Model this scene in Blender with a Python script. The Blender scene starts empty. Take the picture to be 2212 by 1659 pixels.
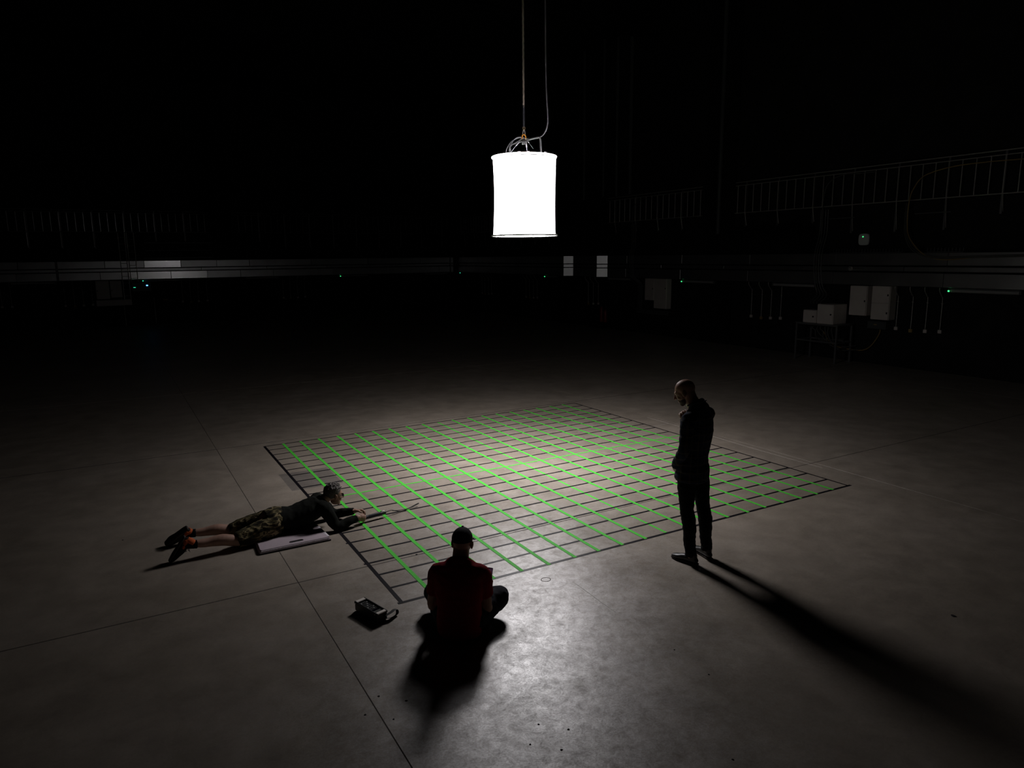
import bpy, bmesh, math, random
from mathutils import Vector, Matrix, noise

random.seed(7)
SC = bpy.context.scene
COL = SC.collection
PI = math.pi

# ------------------------------------------------------------------ camera
F_PX, W_PX = 1523.979, 2212.0
YAW, PITCH, ROLL = 0.519779, 0.179476, -0.01113159
cam_data = bpy.data.cameras.new('camera')
cam_data.sensor_fit = 'HORIZONTAL'
cam_data.sensor_width = 36.0
cam_data.lens = F_PX / W_PX * 36.0
cam_data.clip_end = 200
cam = bpy.data.objects.new('camera', cam_data)
COL.objects.link(cam)
_f = Vector((math.sin(YAW) * math.cos(PITCH), math.cos(YAW) * math.cos(PITCH), -math.sin(PITCH)))
_r = Vector((math.cos(YAW), -math.sin(YAW), 0))
_u = _r.cross(_f)
_R = math.cos(ROLL) * _r + math.sin(ROLL) * _u
_U = -math.sin(ROLL) * _r + math.cos(ROLL) * _u
cam.matrix_world = Matrix(((_R.x, _U.x, -_f.x, -5.029), (_R.y, _U.y, -_f.y, -8.490),
                           (_R.z, _U.z, -_f.z, 2.962), (0, 0, 0, 1)))
SC.camera = cam

# ------------------------------------------------------------------ world, exposure, lamp power
world = bpy.data.worlds.new('dark_hall')
SC.world = world
world.use_nodes = True
world.node_tree.nodes['Background'].inputs[0].default_value = (0, 0, 0, 1)
world.node_tree.nodes['Background'].inputs[1].default_value = 0.0
SC.view_settings.view_transform = 'Standard'
SC.view_settings.look = 'None'
SC.view_settings.exposure = 0.0
SC.view_settings.gamma = 1.0
SC.view_settings.use_curve_mapping = False
LAMP_SIDE = 4.5        # radiance of the lantern's cloth side
LAMP_BOTTOM = 46.0      # radiance of the lantern's bottom silk
LAMP_BEAM = 52.0       # watts of the lamp heads shining straight down through the silk

# ------------------------------------------------------------------ materials
def mat(name, color, rough=0.6, metal=0.0, var=0.0, scale=8.0, bump=0.0, bscale=60.0, spec=0.5, rvar=0.0):
    m = bpy.data.materials.new(name)
    m.use_nodes = True
    nt = m.node_tree
    b = nt.nodes['Principled BSDF']
    b.inputs['Base Color'].default_value = (*color, 1)
    b.inputs['Roughness'].default_value = rough
    b.inputs['Metallic'].default_value = metal
    b.inputs['Specular IOR Level'].default_value = spec
    if var or bump or rvar:
        tc = nt.nodes.new('ShaderNodeTexCoord')
    if var or rvar:
        n = nt.nodes.new('ShaderNodeTexNoise')
        n.inputs['Scale'].default_value = scale
        n.inputs['Detail'].default_value = 5
        nt.links.new(tc.outputs['Object'], n.inputs['Vector'])
    if var:
        r = nt.nodes.new('ShaderNodeValToRGB')
        r.color_ramp.elements[0].position = 0.3
        r.color_ramp.elements[1].position = 0.7
        r.color_ramp.elements[0].color = (*[c * (1 - var) for c in color], 1)
        r.color_ramp.elements[1].color = (*[min(1, c * (1 + var)) for c in color], 1)
        nt.links.new(n.outputs['Fac'], r.inputs[0])
        nt.links.new(r.outputs[0], b.inputs['Base Color'])
    if rvar:
        mr = nt.nodes.new('ShaderNodeMapRange')
        mr.inputs['To Min'].default_value = max(0.02, rough - rvar)
        mr.inputs['To Max'].default_value = min(1, rough + rvar)
        nt.links.new(n.outputs['Fac'], mr.inputs['Value'])
        nt.links.new(mr.outputs[0], b.inputs['Roughness'])
    if bump:
        n2 = nt.nodes.new('ShaderNodeTexNoise')
        n2.inputs['Scale'].default_value = bscale
        n2.inputs['Detail'].default_value = 4
        nt.links.new(tc.outputs['Object'], n2.inputs['Vector'])
        bp = nt.nodes.new('ShaderNodeBump')
        bp.inputs['Strength'].default_value = bump
        bp.inputs['Distance'].default_value = 0.01
        nt.links.new(n2.outputs['Fac'], bp.inputs['Height'])
        nt.links.new(bp.outputs[0], b.inputs['Normal'])
    return m

def emit(name, color, strength):
    m = bpy.data.materials.new(name)
    m.use_nodes = True
    b = m.node_tree.nodes['Principled BSDF']
    b.inputs['Base Color'].default_value = (0.8, 0.8, 0.8, 1)
    b.inputs['Emission Color'].default_value = (*color, 1)
    b.inputs['Emission Strength'].default_value = strength
    return m

def concrete():
    m = bpy.data.materials.new('polished_concrete')
    m.use_nodes = True
    nt = m.node_tree; L = nt.links.new
    b = nt.nodes['Principled BSDF']
    geo = nt.nodes.new('ShaderNodeNewGeometry')
    def nz(scale, detail, rough=0.6, dist=0.0):
        n = nt.nodes.new('ShaderNodeTexNoise')
        n.inputs['Scale'].default_value = scale; n.inputs['Detail'].default_value = detail
        n.inputs['Roughness'].default_value = rough; n.inputs['Distortion'].default_value = dist
        L(geo.outputs['Position'], n.inputs['Vector'])
        return n
    def ramp(src, p0, c0, p1, c1):
        r = nt.nodes.new('ShaderNodeValToRGB')
        r.color_ramp.elements[0].position = p0; r.color_ramp.elements[0].color = c0
        r.color_ramp.elements[1].position = p1; r.color_ramp.elements[1].color = c1
        L(src, r.inputs[0]); return r
    def mul(a, bb, fac=1.0):
        x = nt.nodes.new('ShaderNodeMix'); x.data_type = 'RGBA'; x.blend_type = 'MULTIPLY'
        x.inputs[0].default_value = fac
        L(a, x.inputs[6]); L(bb, x.inputs[7]); return x.outputs[2]
    big = nz(0.55, 4, 0.55, 0.4)
    mid = nz(3.2, 6, 0.65, 0.3)
    fine = nz(38, 6, 0.7)
    col = ramp(big.outputs['Fac'], 0.3, (0.315, 0.268, 0.215, 1), 0.72, (0.40, 0.345, 0.29, 1))
    c = mul(col.outputs[0], ramp(mid.outputs['Fac'], 0.3, (0.80, 0.79, 0.78, 1), 0.7, (1.1, 1.09, 1.07, 1)).outputs[0])
    c = mul(c, ramp(fine.outputs['Fac'], 0.28, (0.86, 0.86, 0.86, 1), 0.6, (1.03, 1.03, 1.03, 1)).outputs[0])
    # a darker, bluish-grey rectangle beside the grid
    sep = nt.nodes.new('ShaderNodeSeparateXYZ'); L(geo.outputs['Position'], sep.inputs[0])
    def half(sock, v, gt):
        q = nt.nodes.new('ShaderNodeMath'); q.operation = 'GREATER_THAN' if gt else 'LESS_THAN'
        L(sock, q.inputs[0]); q.inputs[1].default_value = v; return q.outputs[0]
    def mm(a, bb):
        q = nt.nodes.new('ShaderNodeMath'); q.operation = 'MULTIPLY'; L(a, q.inputs[0]); L(bb, q.inputs[1]); return q.outputs[0]
    inside = mm(mm(half(sep.outputs[0], -3.17, True), half(sep.outputs[0], -2.5, False)),
                mm(half(sep.outputs[1], 0.52, True), half(sep.outputs[1], 1.33, False)))
    grey_patch = ramp(inside, 0.0, (1, 1, 1, 1), 1.0, (0.60, 0.62, 0.66, 1))
    c = mul(c, grey_patch.outputs[0])
    # scratches
    wv = nt.nodes.new('ShaderNodeTexVoronoi'); wv.feature = 'DISTANCE_TO_EDGE'; wv.inputs['Scale'].default_value = 0.35
    dn = nz(1.3, 3, 0.5)
    vadd = nt.nodes.new('ShaderNodeMix'); vadd.data_type = 'RGBA'; vadd.blend_type = 'ADD'; vadd.inputs[0].default_value = 0.6
    L(geo.outputs['Position'], vadd.inputs[6]); L(dn.outputs['Color'], vadd.inputs[7]); L(vadd.outputs[2], wv.inputs['Vector'])
    crack = ramp(wv.outputs['Distance'], 0.0006, (0.72, 0.70, 0.66, 1), 0.0016, (1, 1, 1, 1))
    c = mul(c, crack.outputs[0], 0.25)
    L(c, b.inputs['Base Color'])
    # worn sealer: gloss changes in patches
    rr = nz(1.6, 10, 0.78, 0.3)
    mr = nt.nodes.new('ShaderNodeMapRange')
    mr.inputs['From Min'].default_value = 0.32; mr.inputs['From Max'].default_value = 0.68
    mr.inputs['To Min'].default_value = 0.32; mr.inputs['To Max'].default_value = 0.50
    L(rr.outputs['Fac'], mr.inputs['Value'])
    L(mr.outputs[0], b.inputs['Roughness'])
    sp = nz(11.0, 12, 0.86, 0.5)
    ms = nt.nodes.new('ShaderNodeMapRange')
    ms.inputs['From Min'].default_value = 0.40; ms.inputs['From Max'].default_value = 0.58
    ms.inputs['To Min'].default_value = 0.30; ms.inputs['To Max'].default_value = 1.0
    b.inputs['IOR'].default_value = 2.05
    L(sp.outputs['Fac'], ms.inputs['Value'])
    sp2 = nz(70.0, 6, 0.8, 0.3)
    m2 = nt.nodes.new('ShaderNodeMapRange')
    m2.inputs['From Min'].default_value = 0.36; m2.inputs['From Max'].default_value = 0.6
    m2.inputs['To Min'].default_value = 0.45; m2.inputs['To Max'].default_value = 1.15
    L(sp2.outputs['Fac'], m2.inputs['Value'])
    L(mm(ms.outputs[0], m2.outputs[0]), b.inputs['Specular IOR Level'])
    bp = nt.nodes.new('ShaderNodeBump'); bp.inputs['Strength'].default_value = 0.16; bp.inputs['Distance'].default_value = 0.004
    bn = nz(70, 6, 0.75)
    L(bn.outputs['Fac'], bp.inputs['Height']); L(bp.outputs[0], b.inputs['Normal'])
    return m

def plaid():
    m = bpy.data.materials.new('dark_plaid_cotton')
    m.use_nodes = True
    nt = m.node_tree; L = nt.links.new
    b = nt.nodes['Principled BSDF']; b.inputs['Roughness'].default_value = 0.9
    b.inputs['Specular IOR Level'].default_value = 0.2
    tc = nt.nodes.new('ShaderNodeTexCoord'); sep = nt.nodes.new('ShaderNodeSeparateXYZ'); L(tc.outputs['Object'], sep.inputs[0])
    def band(sock, period, width, off):
        a = nt.nodes.new('ShaderNodeMath'); a.operation = 'MULTIPLY_ADD'; L(sock, a.inputs[0]); a.inputs[1].default_value = 1 / period; a.inputs[2].default_value = off
        f = nt.nodes.new('ShaderNodeMath'); f.operation = 'FRACT'; L(a.outputs[0], f.inputs[0])
        g = nt.nodes.new('ShaderNodeMath'); g.operation = 'LESS_THAN'; L(f.outputs[0], g.inputs[0]); g.inputs[1].default_value = width
        return g.outputs[0]
    at = nt.nodes.new('ShaderNodeMath'); at.operation = 'ARCTAN2'; L(sep.outputs[1], at.inputs[0]); L(sep.outputs[0], at.inputs[1])
    sxy = nt.nodes.new('ShaderNodeMath'); sxy.operation = 'MULTIPLY'; L(at.outputs[0], sxy.inputs[0]); sxy.inputs[1].default_value = 12 * .09 / (2 * math.pi)
    def add(a, bb):
        q = nt.nodes.new('ShaderNodeMath'); q.operation = 'ADD'; L(a, q.inputs[0]); L(bb, q.inputs[1]); return q.outputs[0]
    s = add(band(sep.outputs[2], 0.075, 0.16, 0.1), band(sxy.outputs[0], 0.09, 0.16, 0.3))
    s2 = add(band(sep.outputs[2], 0.075, 0.5, 0.6), band(sxy.outputs[0], 0.09, 0.5, 0.8))
    r1 = nt.nodes.new('ShaderNodeValToRGB'); r1.color_ramp.interpolation = 'CONSTANT'
    r1.color_ramp.elements[0].color = (0.008, 0.009, 0.014, 1); r1.color_ramp.elements[1].position = 0.4; r1.color_ramp.elements[1].color = (0.02, 0.026, 0.05, 1)
    d = nt.nodes.new('ShaderNodeMath'); d.operation = 'MULTIPLY'; L(s2, d.inputs[0]); d.inputs[1].default_value = 0.5
    L(d.outputs[0], r1.inputs[0])
    mx = nt.nodes.new('ShaderNodeMix'); mx.data_type = 'RGBA'
    d2 = nt.nodes.new('ShaderNodeMath'); d2.operation = 'MULTIPLY'; L(s, d2.inputs[0]); d2.inputs[1].default_value = 0.6; d2.use_clamp = True
    L(d2.outputs[0], mx.inputs[0]); L(r1.outputs[0], mx.inputs[6]); mx.inputs[7].default_value = (0.10, 0.085, 0.07, 1)
    L(mx.outputs[2], b.inputs['Base Color'])
    return m

def camo():
    m = bpy.data.materials.new('camouflage_cotton')
    m.use_nodes = True
    nt = m.node_tree; L = nt.links.new
    b = nt.nodes['Principled BSDF']; b.inputs['Roughness'].default_value = 0.9; b.inputs['Specular IOR Level'].default_value = 0.15
    tc = nt.nodes.new('ShaderNodeTexCoord')
    mp = nt.nodes.new('ShaderNodeMapping'); L(tc.outputs['Object'], mp.inputs[0]); mp.inputs['Scale'].default_value = (7, 15, 15)
    mp.inputs['Rotation'].default_value = (0.2, 0.5, 0.4)
    n = nt.nodes.new('ShaderNodeTexNoise'); n.inputs['Scale'].default_value = 1.3; n.inputs['Detail'].default_value = 3; n.inputs['Distortion'].default_value = 0.5
    L(mp.outputs[0], n.inputs['Vector'])
    r = nt.nodes.new('ShaderNodeValToRGB'); r.color_ramp.interpolation = 'CONSTANT'
    e = r.color_ramp.elements
    e[0].color = (0.018, 0.015, 0.010, 1); e[1].position = 0.44; e[1].color = (0.07, 0.06, 0.028, 1)
    for p, c in ((0.52, (0.26, 0.21, 0.11, 1)), (0.60, (0.03, 0.024, 0.014, 1)), (0.68, (0.16, 0.13, 0.06, 1))):
        x = e.new(p); x.color = c
    L(n.outputs['Fac'], r.inputs[0]); L(r.outputs[0], b.inputs['Base Color'])
    return m

MAT = dict(
    concrete=concrete(), joint=mat('joint_filler', (0.06, 0.05, 0.042), 0.9),
    wall=mat('black_painted_wall', (0.018, 0.018, 0.018), 0.9, var=0.3, scale=1.5, spec=0.15),
    ceiling=mat('black_ceiling', (0.012, 0.012, 0.012), 0.95, spec=0.1),
    column=mat('black_column', (0.010, 0.010, 0.010), 0.9, spec=0.1),
    green=mat('green_cloth_tape', (0.095, 0.68, 0.06), 0.62, var=0.08, scale=30, spec=0.25),
    black_tape=mat('black_cloth_tape', (0.008, 0.007, 0.010), 0.40, var=0.2, scale=25, spec=0.35),
    steel=mat('galvanised_steel', (0.55, 0.53, 0.49), 0.48, metal=0.5, rvar=0.1, scale=5),
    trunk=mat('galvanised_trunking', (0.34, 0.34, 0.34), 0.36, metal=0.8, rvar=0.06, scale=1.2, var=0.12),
    trunk_lit=mat('lit_galvanised_trunking', (0.62, 0.62, 0.63), 0.33, metal=0.8, rvar=0.04, scale=1.2, var=0.1), steel_lit=mat('lit_galvanised_rod', (0.85, 0.84, 0.80), 0.32, metal=0.9),  # paler copies of trunk and steel, lamp glare put into the colour
    trunk_glint=mat('glint_trunking', (0.85, 0.84, 0.86), 0.22, metal=0.9, rvar=0.05, scale=1.2),  # lamp's reflection painted in as still paler, glossier metal on a few covers
    dkmetal=mat('dark_steel', (0.20, 0.20, 0.20), 0.5, metal=0.5),
    enamel=mat('grey_enamel', (0.78, 0.71, 0.65), 0.5, var=0.06, scale=3),
    enamel_d=mat('dark_grey_enamel', (0.07, 0.075, 0.075), 0.5),
    white_plastic=mat('white_plastic', (0.80, 0.80, 0.82), 0.5),
    tube_off=mat('unlit_diffuser', (0.34, 0.34, 0.33), 0.5),
    black_plastic=mat('black_plastic', (0.012, 0.012, 0.013), 0.45),
    rubber=mat('black_rubber', (0.012, 0.012, 0.012), 0.75),
    cable_y=mat('ochre_cable', (0.42, 0.28, 0.10), 0.6), cable_k=mat('dark_cable', (0.13, 0.13, 0.12), 0.6),
    red=mat('extinguisher_red', (0.30, 0.02, 0.012), 0.4),
    led_green=emit('green_led', (0.05, 1.0, 0.25), 1.6), led_blue=emit('blue_led', (0.10, 0.35, 1.0), 3.0),
    led_teal=emit('teal_led', (0.05, 0.9, 0.5), 1.2),
    lamp_side=emit('lit_lantern_cloth', (1.0, 0.965, 0.985), LAMP_SIDE),
    lamp_bottom=emit('lit_lantern_silk', (1.0, 0.965, 0.985), LAMP_BOTTOM),
    ring=mat('white_painted_ring', (0.8, 0.8, 0.8), 0.4),
    rope=mat('tan_rope', (0.66, 0.55, 0.44), 0.85, bump=0.6, bscale=90), sleeve=mat('black_rope_sleeve', (0.05, 0.05, 0.06), 0.7, bump=0.5, bscale=80),
    orange_steel=mat('orange_shackle_pin', (0.75, 0.28, 0.03), 0.4), brass=mat('brass_ring', (0.6, 0.42, 0.22), 0.35, metal=0.8),
    lead=mat('grey_lead', (0.28, 0.27, 0.29), 0.45), wire=mat('wire_rope', (0.7, 0.68, 0.7), 0.35, metal=0.8),
    skin=mat('skin', (0.42, 0.235, 0.165), 0.5, var=0.08, scale=25, spec=0.4),
    skin_leg=mat('pale_skin', (0.40, 0.24, 0.18), 0.55, var=0.08, scale=25, spec=0.3),
    hair_grey=mat('grey_hair', (0.10, 0.085, 0.075), 0.6, var=0.5, scale=70, bump=0.8, bscale=120),
    beard=mat('brown_stubble', (0.07, 0.035, 0.02), 0.8, bump=0.5, bscale=200),
    iris=mat('brown_iris', (0.03, 0.02, 0.015), 0.2), eye=mat('eye_white', (0.6, 0.58, 0.55), 0.25),
    red_cotton=mat('red_cotton', (0.30, 0.012, 0.022), 0.9, bump=0.2, bscale=300, spec=0.15),
    navy=mat('navy_cotton', (0.014, 0.016, 0.026), 0.85, bump=0.2, bscale=260, spec=0.2),
    jeans=mat('black_denim', (0.007, 0.007, 0.008), 0.9, bump=0.3, bscale=260, spec=0.15),
    sweater=mat('dark_olive_knit', (0.010, 0.011, 0.009), 0.95, bump=0.3, bscale=220, spec=0.1),
    sock=mat('black_sock', (0.008, 0.008, 0.009), 0.95, bump=0.4, bscale=250, spec=0.1),
    cap=mat('black_cap_cotton', (0.012, 0.012, 0.015), 0.8, bump=0.2, bscale=250, spec=0.25),
    leather=mat('black_leather', (0.010, 0.010, 0.010), 0.38, bump=0.15, bscale=120),
    orange=mat('orange_mesh', (0.62, 0.13, 0.04), 0.8, bump=0.4, bscale=250, spec=0.2),
    shoe_dark=mat('dark_shoe_mesh', (0.022, 0.015, 0.013), 0.8, bump=0.4, bscale=250, spec=0.2),
    sole=mat('shoe_sole', (0.035, 0.022, 0.018), 0.7),
    plaid=plaid(), camo=camo(),
    lens=mat('spectacle_lens', (0.02, 0.02, 0.02), 0.08),
    pad=mat('pale_pink_foam', (0.50, 0.42, 0.46), 0.75, bump=0.2, bscale=160, spec=0.25),
    pad_dark=mat('dark_foam_edge', (0.02, 0.02, 0.02), 0.8),
    silver=mat('brushed_silver', (0.92, 0.86, 0.78), 0.5, metal=0.0), phone=mat('phone_glass', (0.01, 0.01, 0.014), 0.12),
    screen=emit('phone_screen_glow', (0.35, 0.3, 1.0), 0.015),
    print_white=mat('white_print', (0.45, 0.45, 0.42), 0.6), dirt=mat('black_grit', (0.006, 0.006, 0.006), 0.8),
    scratch=mat('pale_scratch', (0.62, 0.57, 0.52), 0.6), mark=mat('grey_pencil_mark', (0.17, 0.145, 0.125), 0.7),
    foam_white=mat('pale_teeth_lit_edge_foam', (0.75, 0.70, 0.74), 0.7),  # teeth colour, also used to paint the board's lamplit end edge
)

# ------------------------------------------------------------------ mesh builder
def frame(origin, ydir, zdir):
    y = Vector(ydir).normalized()
    z = Vector(zdir); z = (z - y * z.dot(y)).normalized()
    x = y.cross(z)
    o = Vector(origin)
    return Matrix(((x.x, y.x, z.x, o.x), (x.y, y.y, z.y, o.y), (x.z, y.z, z.z, o.z), (0, 0, 0, 1)))

class MB:
    def __init__(self):
        self.v = []; self.f = []
    def add(self, vs, fs, M=None):
        o = len(self.v)
        for p in vs:
            p = Vector(p)
            self.v.append(M @ p if M is not None else p)
        for q in fs:
            self.f.append([o + i for i in q])
        return self
    def box(self, c, s, M=None, ch=0.0):
        x, y, z = s[0] / 2, s[1] / 2, s[2] / 2
        c = Vector(c)
        if ch <= 0:
            vs = [(sx * x, sy * y, sz * z) for sx in (-1, 1) for sy in (-1, 1) for sz in (-1, 1)]
            fs = [(0, 1, 3, 2), (4, 6, 7, 5), (0, 4, 5, 1), (2, 3, 7, 6), (0, 2, 6, 4), (1, 5, 7, 3)]
            return self.add([Vector(p) + c for p in vs], fs, M)
        bm = bmesh.new()
        bmesh.ops.create_cube(bm, size=1)
        for v in bm.verts:
            v.co = Vector((v.co.x * s[0], v.co.y * s[1], v.co.z * s[2])) + c
        bmesh.ops.bevel(bm, geom=bm.edges[:], offset=ch, segments=1, affect='EDGES', profile=0.5)
        bm.verts.index_update()
        vs = [v.co.copy() for v in bm.verts]; fs = [[v.index for v in fc.verts] for fc in bm.faces]
        bm.free()
        return self.add(vs, fs, M)
    def ell(self, c, r, M=None, seg=20, rings=14):
        vs = [(0, 0, 1)]; fs = []
        for i in range(1, rings):
            t = PI * i / rings
            for j in range(seg):
                a = 2 * PI * j / seg
                vs.append((math.sin(t) * math.cos(a), math.sin(t) * math.sin(a), math.cos(t)))
        vs.append((0, 0, -1)); n = len(vs) - 1
        for j in range(seg):
            fs.append((0, 1 + j, 1 + (j + 1) % seg))
            fs.append((n, n - seg + (j + 1) % seg, n - seg + j))
        for i in range(rings - 2):
            for j in range(seg):
                a = 1 + i * seg + j; b = 1 + i * seg + (j + 1) % seg
                fs.append((a, a + seg, b + seg, b))
        c = Vector(c)
        return self.add([Vector((p[0] * r[0], p[1] * r[1], p[2] * r[2])) + c for p in vs], fs, M)
    def tube(self, pts, rad, ref=(0, 0, 1), seg=14, sub=4, cap='round', M=None, closed=False):
        pts = [Vector(p) for p in pts]; n = len(pts)
        rads = [(r, r) if not isinstance(r, (tuple, list)) else tuple(r) for r in (rad if isinstance(rad, list) else [rad] * n)]
        P, R = [], []
        if sub > 1 and n > 2:
            rng = n if closed else n - 1
            for i in range(rng):
                g = lambda k: pts[k % n] if closed else pts[min(max(k, 0), n - 1)]
                p0, p1, p2, p3 = g(i - 1), g(i), g(i + 1), g(i + 2)
                gr = lambda k: rads[k % n] if closed else rads[min(max(k, 0), n - 1)]
                r0, r1 = gr(i), gr(i + 1)
                for k in range(sub):
                    t = k / sub
                    P.append(0.5 * ((2 * p1) + (-p0 + p2) * t + (2 * p0 - 5 * p1 + 4 * p2 - p3) * t * t + (-p0 + 3 * p1 - 3 * p2 + p3) * t ** 3))
                    s = t * t * (3 - 2 * t)
                    R.append((r0[0] + (r1[0] - r0[0]) * s, r0[1] + (r1[1] - r0[1]) * s))
            if not closed:
                P.append(pts[-1]); R.append(rads[-1])
        else:
            P, R = pts, rads
        N = len(P)
        rings = []
        ref = Vector(ref)
        prev = None
        for i in range(N):
            if closed:
                t = P[(i + 1) % N] - P[i - 1]
            else:
                t = P[min(i + 1, N - 1)] - P[max(i - 1, 0)]
            t.normalize()
            a = ref - t * ref.dot(t) if prev is None else prev - t * prev.dot(t)
            if a.length < 1e-4:
                a = Vector((1, 0, 0)) - t * t.x
                if a.length < 1e-4: a = Vector((0, 1, 0))
            a.normalize(); prev = a
            rings.append((P[i], t, a, t.cross(a), R[i]))
        vs, fs, idx = [], [], []
        def ring(c, a, b, r):
            s = len(vs)
            for j in range(seg):
                th = 2 * PI * j / seg
                vs.append(c + a * (math.cos(th) * r[0]) + b * (math.sin(th) * r[1]))
            idx.append(s)
        if cap == 'round' and not closed:
            c, t, a, b, r = rings[0]; m = min(r)
            for k in (80, 55, 28):
                q = math.radians(k); ring(c - t * (m * math.sin(q)), a, b, (r[0] * math.cos(q), r[1] * math.cos(q)))
        for c, t, a, b, r in rings: ring(c, a, b, r)
        if cap == 'round' and not closed:
            c, t, a, b, r = rings[-1]; m = min(r)
            for k in (28, 55, 80):
                q = math.radians(k); ring(c + t * (m * math.sin(q)), a, b, (r[0] * math.cos(q), r[1] * math.cos(q)))
        for i in range(len(idx) - 1 + (1 if closed else 0)):
            s0, s1 = idx[i], idx[(i + 1) % len(idx)]
            for j in range(seg):
                k = (j + 1) % seg
                fs.append((s0 + j, s0 + k, s1 + k, s1 + j))
        if not closed:
            fs.append([idx[0] + j for j in range(seg)][::-1])
            fs.append([idx[-1] + j for j in range(seg)])
        return self.add(vs, fs, M)
    def cyl(self, p0, p1, r, seg=16, r1=None):
        return self.tube([p0, p1], [r, r if r1 is None else r1], ref=(0.31, 0.95, 0.1), seg=seg, sub=1, cap='flat')
    def lathe(self, prof, seg=48, c=(0, 0, 0)):
        vs, fs = [], []
        for r, z in prof:
            for j in range(seg):
                a = 2 * PI * j / seg
                vs.append((c[0] + r * math.cos(a), c[1] + r * math.sin(a), c[2] + z))
        for i in range(len(prof) - 1):
            for j in range(seg):
                k = (j + 1) % seg
                fs.append((i * seg + j, i * seg + k, (i + 1) * seg + k, (i + 1) * seg + j))
        return self.add(vs, fs)
    def mesh(self, name, off=(0, 0, 0), smooth=None):
        me = bpy.data.meshes.new(name)
        o = Vector(off)
        me.from_pydata([tuple(p - o) for p in self.v], [], self.f)
        me.validate(); me.update()
        if smooth:
            for p in me.polygons: p.use_smooth = True
            me.set_sharp_from_angle(angle=math.radians(smooth))
        return me
    def build(self, name, material, parent=None, off=(0, 0, 0), smooth=None):
        me = self.mesh(name, off, smooth)
        me.materials.append(material)
        return link(name, me, parent, None if parent else off)

def link(name, me, parent=None, loc=None):
    o = bpy.data.objects.new(name, me)
    COL.objects.link(o)
    if parent is not None: o.parent = parent
    elif loc is not None: o.location = loc
    return o

def tag(o, label, cat, group=None, kind=None):
    if label: o['label'] = label
    if cat: o['category'] = cat
    if group: o['group'] = group
    if kind: o['kind'] = kind
    return o

def thing(name, loc, label, cat, group=None, kind=None):
    o = bpy.data.objects.new(name, None)
    o.empty_display_size = 0.1
    COL.objects.link(o); o.location = loc
    return tag(o, label, cat, group, kind)

def struct(o):
    o['kind'] = 'structure'
    return o

ORD = ['first', 'second', 'third', 'fourth', 'fifth', 'sixth', 'seventh', 'eighth', 'ninth', 'tenth', 'eleventh', 'twelfth',
       'thirteenth', 'fourteenth', 'fifteenth', 'sixteenth', 'seventeenth', 'eighteenth', 'nineteenth', 'twentieth', 'twenty-first', 'twenty-second']

# ------------------------------------------------------------------ room shell
XW, YW, XL, YN, ZC = 12.76, 28.6, -14.0, -14.0, 11.0
floor = struct(MB().box(((XW + XL) / 2, (YW + YN) / 2, -0.06), (XW - XL, YW - YN, 0.116)).build('floor', MAT['joint']))
xj = [XL] + [-11.01, -3.73, 3.55, 10.83] + [XW]
yj = [YN] + [-13.02, -7.60, -2.18, 3.24, 8.66, 14.08, 19.50, 24.92] + [YW]
GAPX, GAPY = 0.006, 0.012
for i in range(len(xj) - 1):
    for j in range(len(yj) - 1):
        gy = lambda v: .034 if abs(v - 3.24) < .01 else GAPY
        x0, x1, y0, y1 = xj[i] + GAPX / 2, xj[i + 1] - GAPX / 2, yj[j] + gy(yj[j]) / 2, yj[j + 1] - gy(yj[j + 1]) / 2
        MB().box(((x0 + x1) / 2, (y0 + y1) / 2, -0.003), (x1 - x0, y1 - y0, 0.006), ch=0.002).build('slab', MAT['concrete'], floor)
for (x, y, r) in ((-2.882, -5.032, 0.011), (-2.744, -5.171, 0.011), (-3.026, -5.165, 0.010), (-2.887, -5.305, 0.010), (-3.666, -4.220, 0.012), (-3.666, -4.506, 0.010), (-3.810, -4.366, 0.011), (-3.524, -4.365, 0.012), (-1.533, -4.825, 0.008), (-1.545, -5.191, 0.011), (0.784, -5.623, 0.030), (-2.058, -5.895, 0.009), (-2.546, -2.170, 0.016), (-5.115, -0.173, 0.012)):
    m = MB(); k = 7
    pts = [(x + r * random.uniform(.6, 1.2) * math.cos(2 * PI * a / k), y + r * random.uniform(.6, 1.2) * math.sin(2 * PI * a / k)) for a in range(k)]
    m.add([(p[0], p[1], -0.001) for p in pts] + [(x + (p[0] - x) * .6, y + (p[1] - y) * .6, 0.003) for p in pts],
          [[a, (a + 1) % k, k + (a + 1) % k, k + a] for a in range(k)] + [list(range(k, 2 * k))])
    m.build('grit', MAT['dirt'], floor)
m = MB()
m.tube([(-1.731 + .045 * math.cos(a), -3.319 + .040 * math.sin(a), 0.0003) for a in [2 * PI * k / 24 for k in range(24)]], [(.0015, .004)] * 24, seg=6, sub=1, closed=True)
m.build('ring_mark', MAT['mark'], floor)
for pts in (((-1.541, -3.511), (-1.547, -3.729), (-1.555, -3.944), (-1.556, -4.132)), ((3.44, -2.4), (3.42, -1.2), (3.46, .2), (3.45, 1.3)),
            ((2.83, .66), (3.15, .72), (3.45, .74))):
    MB().tube([(p[0], p[1], 0.0) for p in pts], [(.0012, .004)] * len(pts), seg=6, sub=4, cap='flat').build('scratch', MAT['scratch'], floor)

struct(MB().box((XW + .15, (YW + YN) / 2, ZC / 2 - .05), (.3, YW - YN + .6, ZC + .1)).build('wall_right', MAT['wall']))
struct(MB().box(((XW + XL) / 2, YW + .15, ZC / 2 - .05), (XW - XL, .3, ZC + .1)).build('wall_far', MAT['wall']))
struct(MB().box((XL - .15, (YW + YN) / 2, ZC / 2 - .05), (.3, YW - YN + .6, ZC + .1)).build('wall_left', MAT['wall']))
struct(MB().box(((XW + XL) / 2, YN - .15, ZC / 2 - .05), (XW - XL, .3, ZC + .1)).build('wall_near', MAT['wall']))
struct(MB().box(((XW + XL) / 2, (YW + YN) / 2, ZC + .15), (XW - XL + .6, YW - YN + .6, .3)).build('ceiling', MAT['ceiling']))
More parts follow.
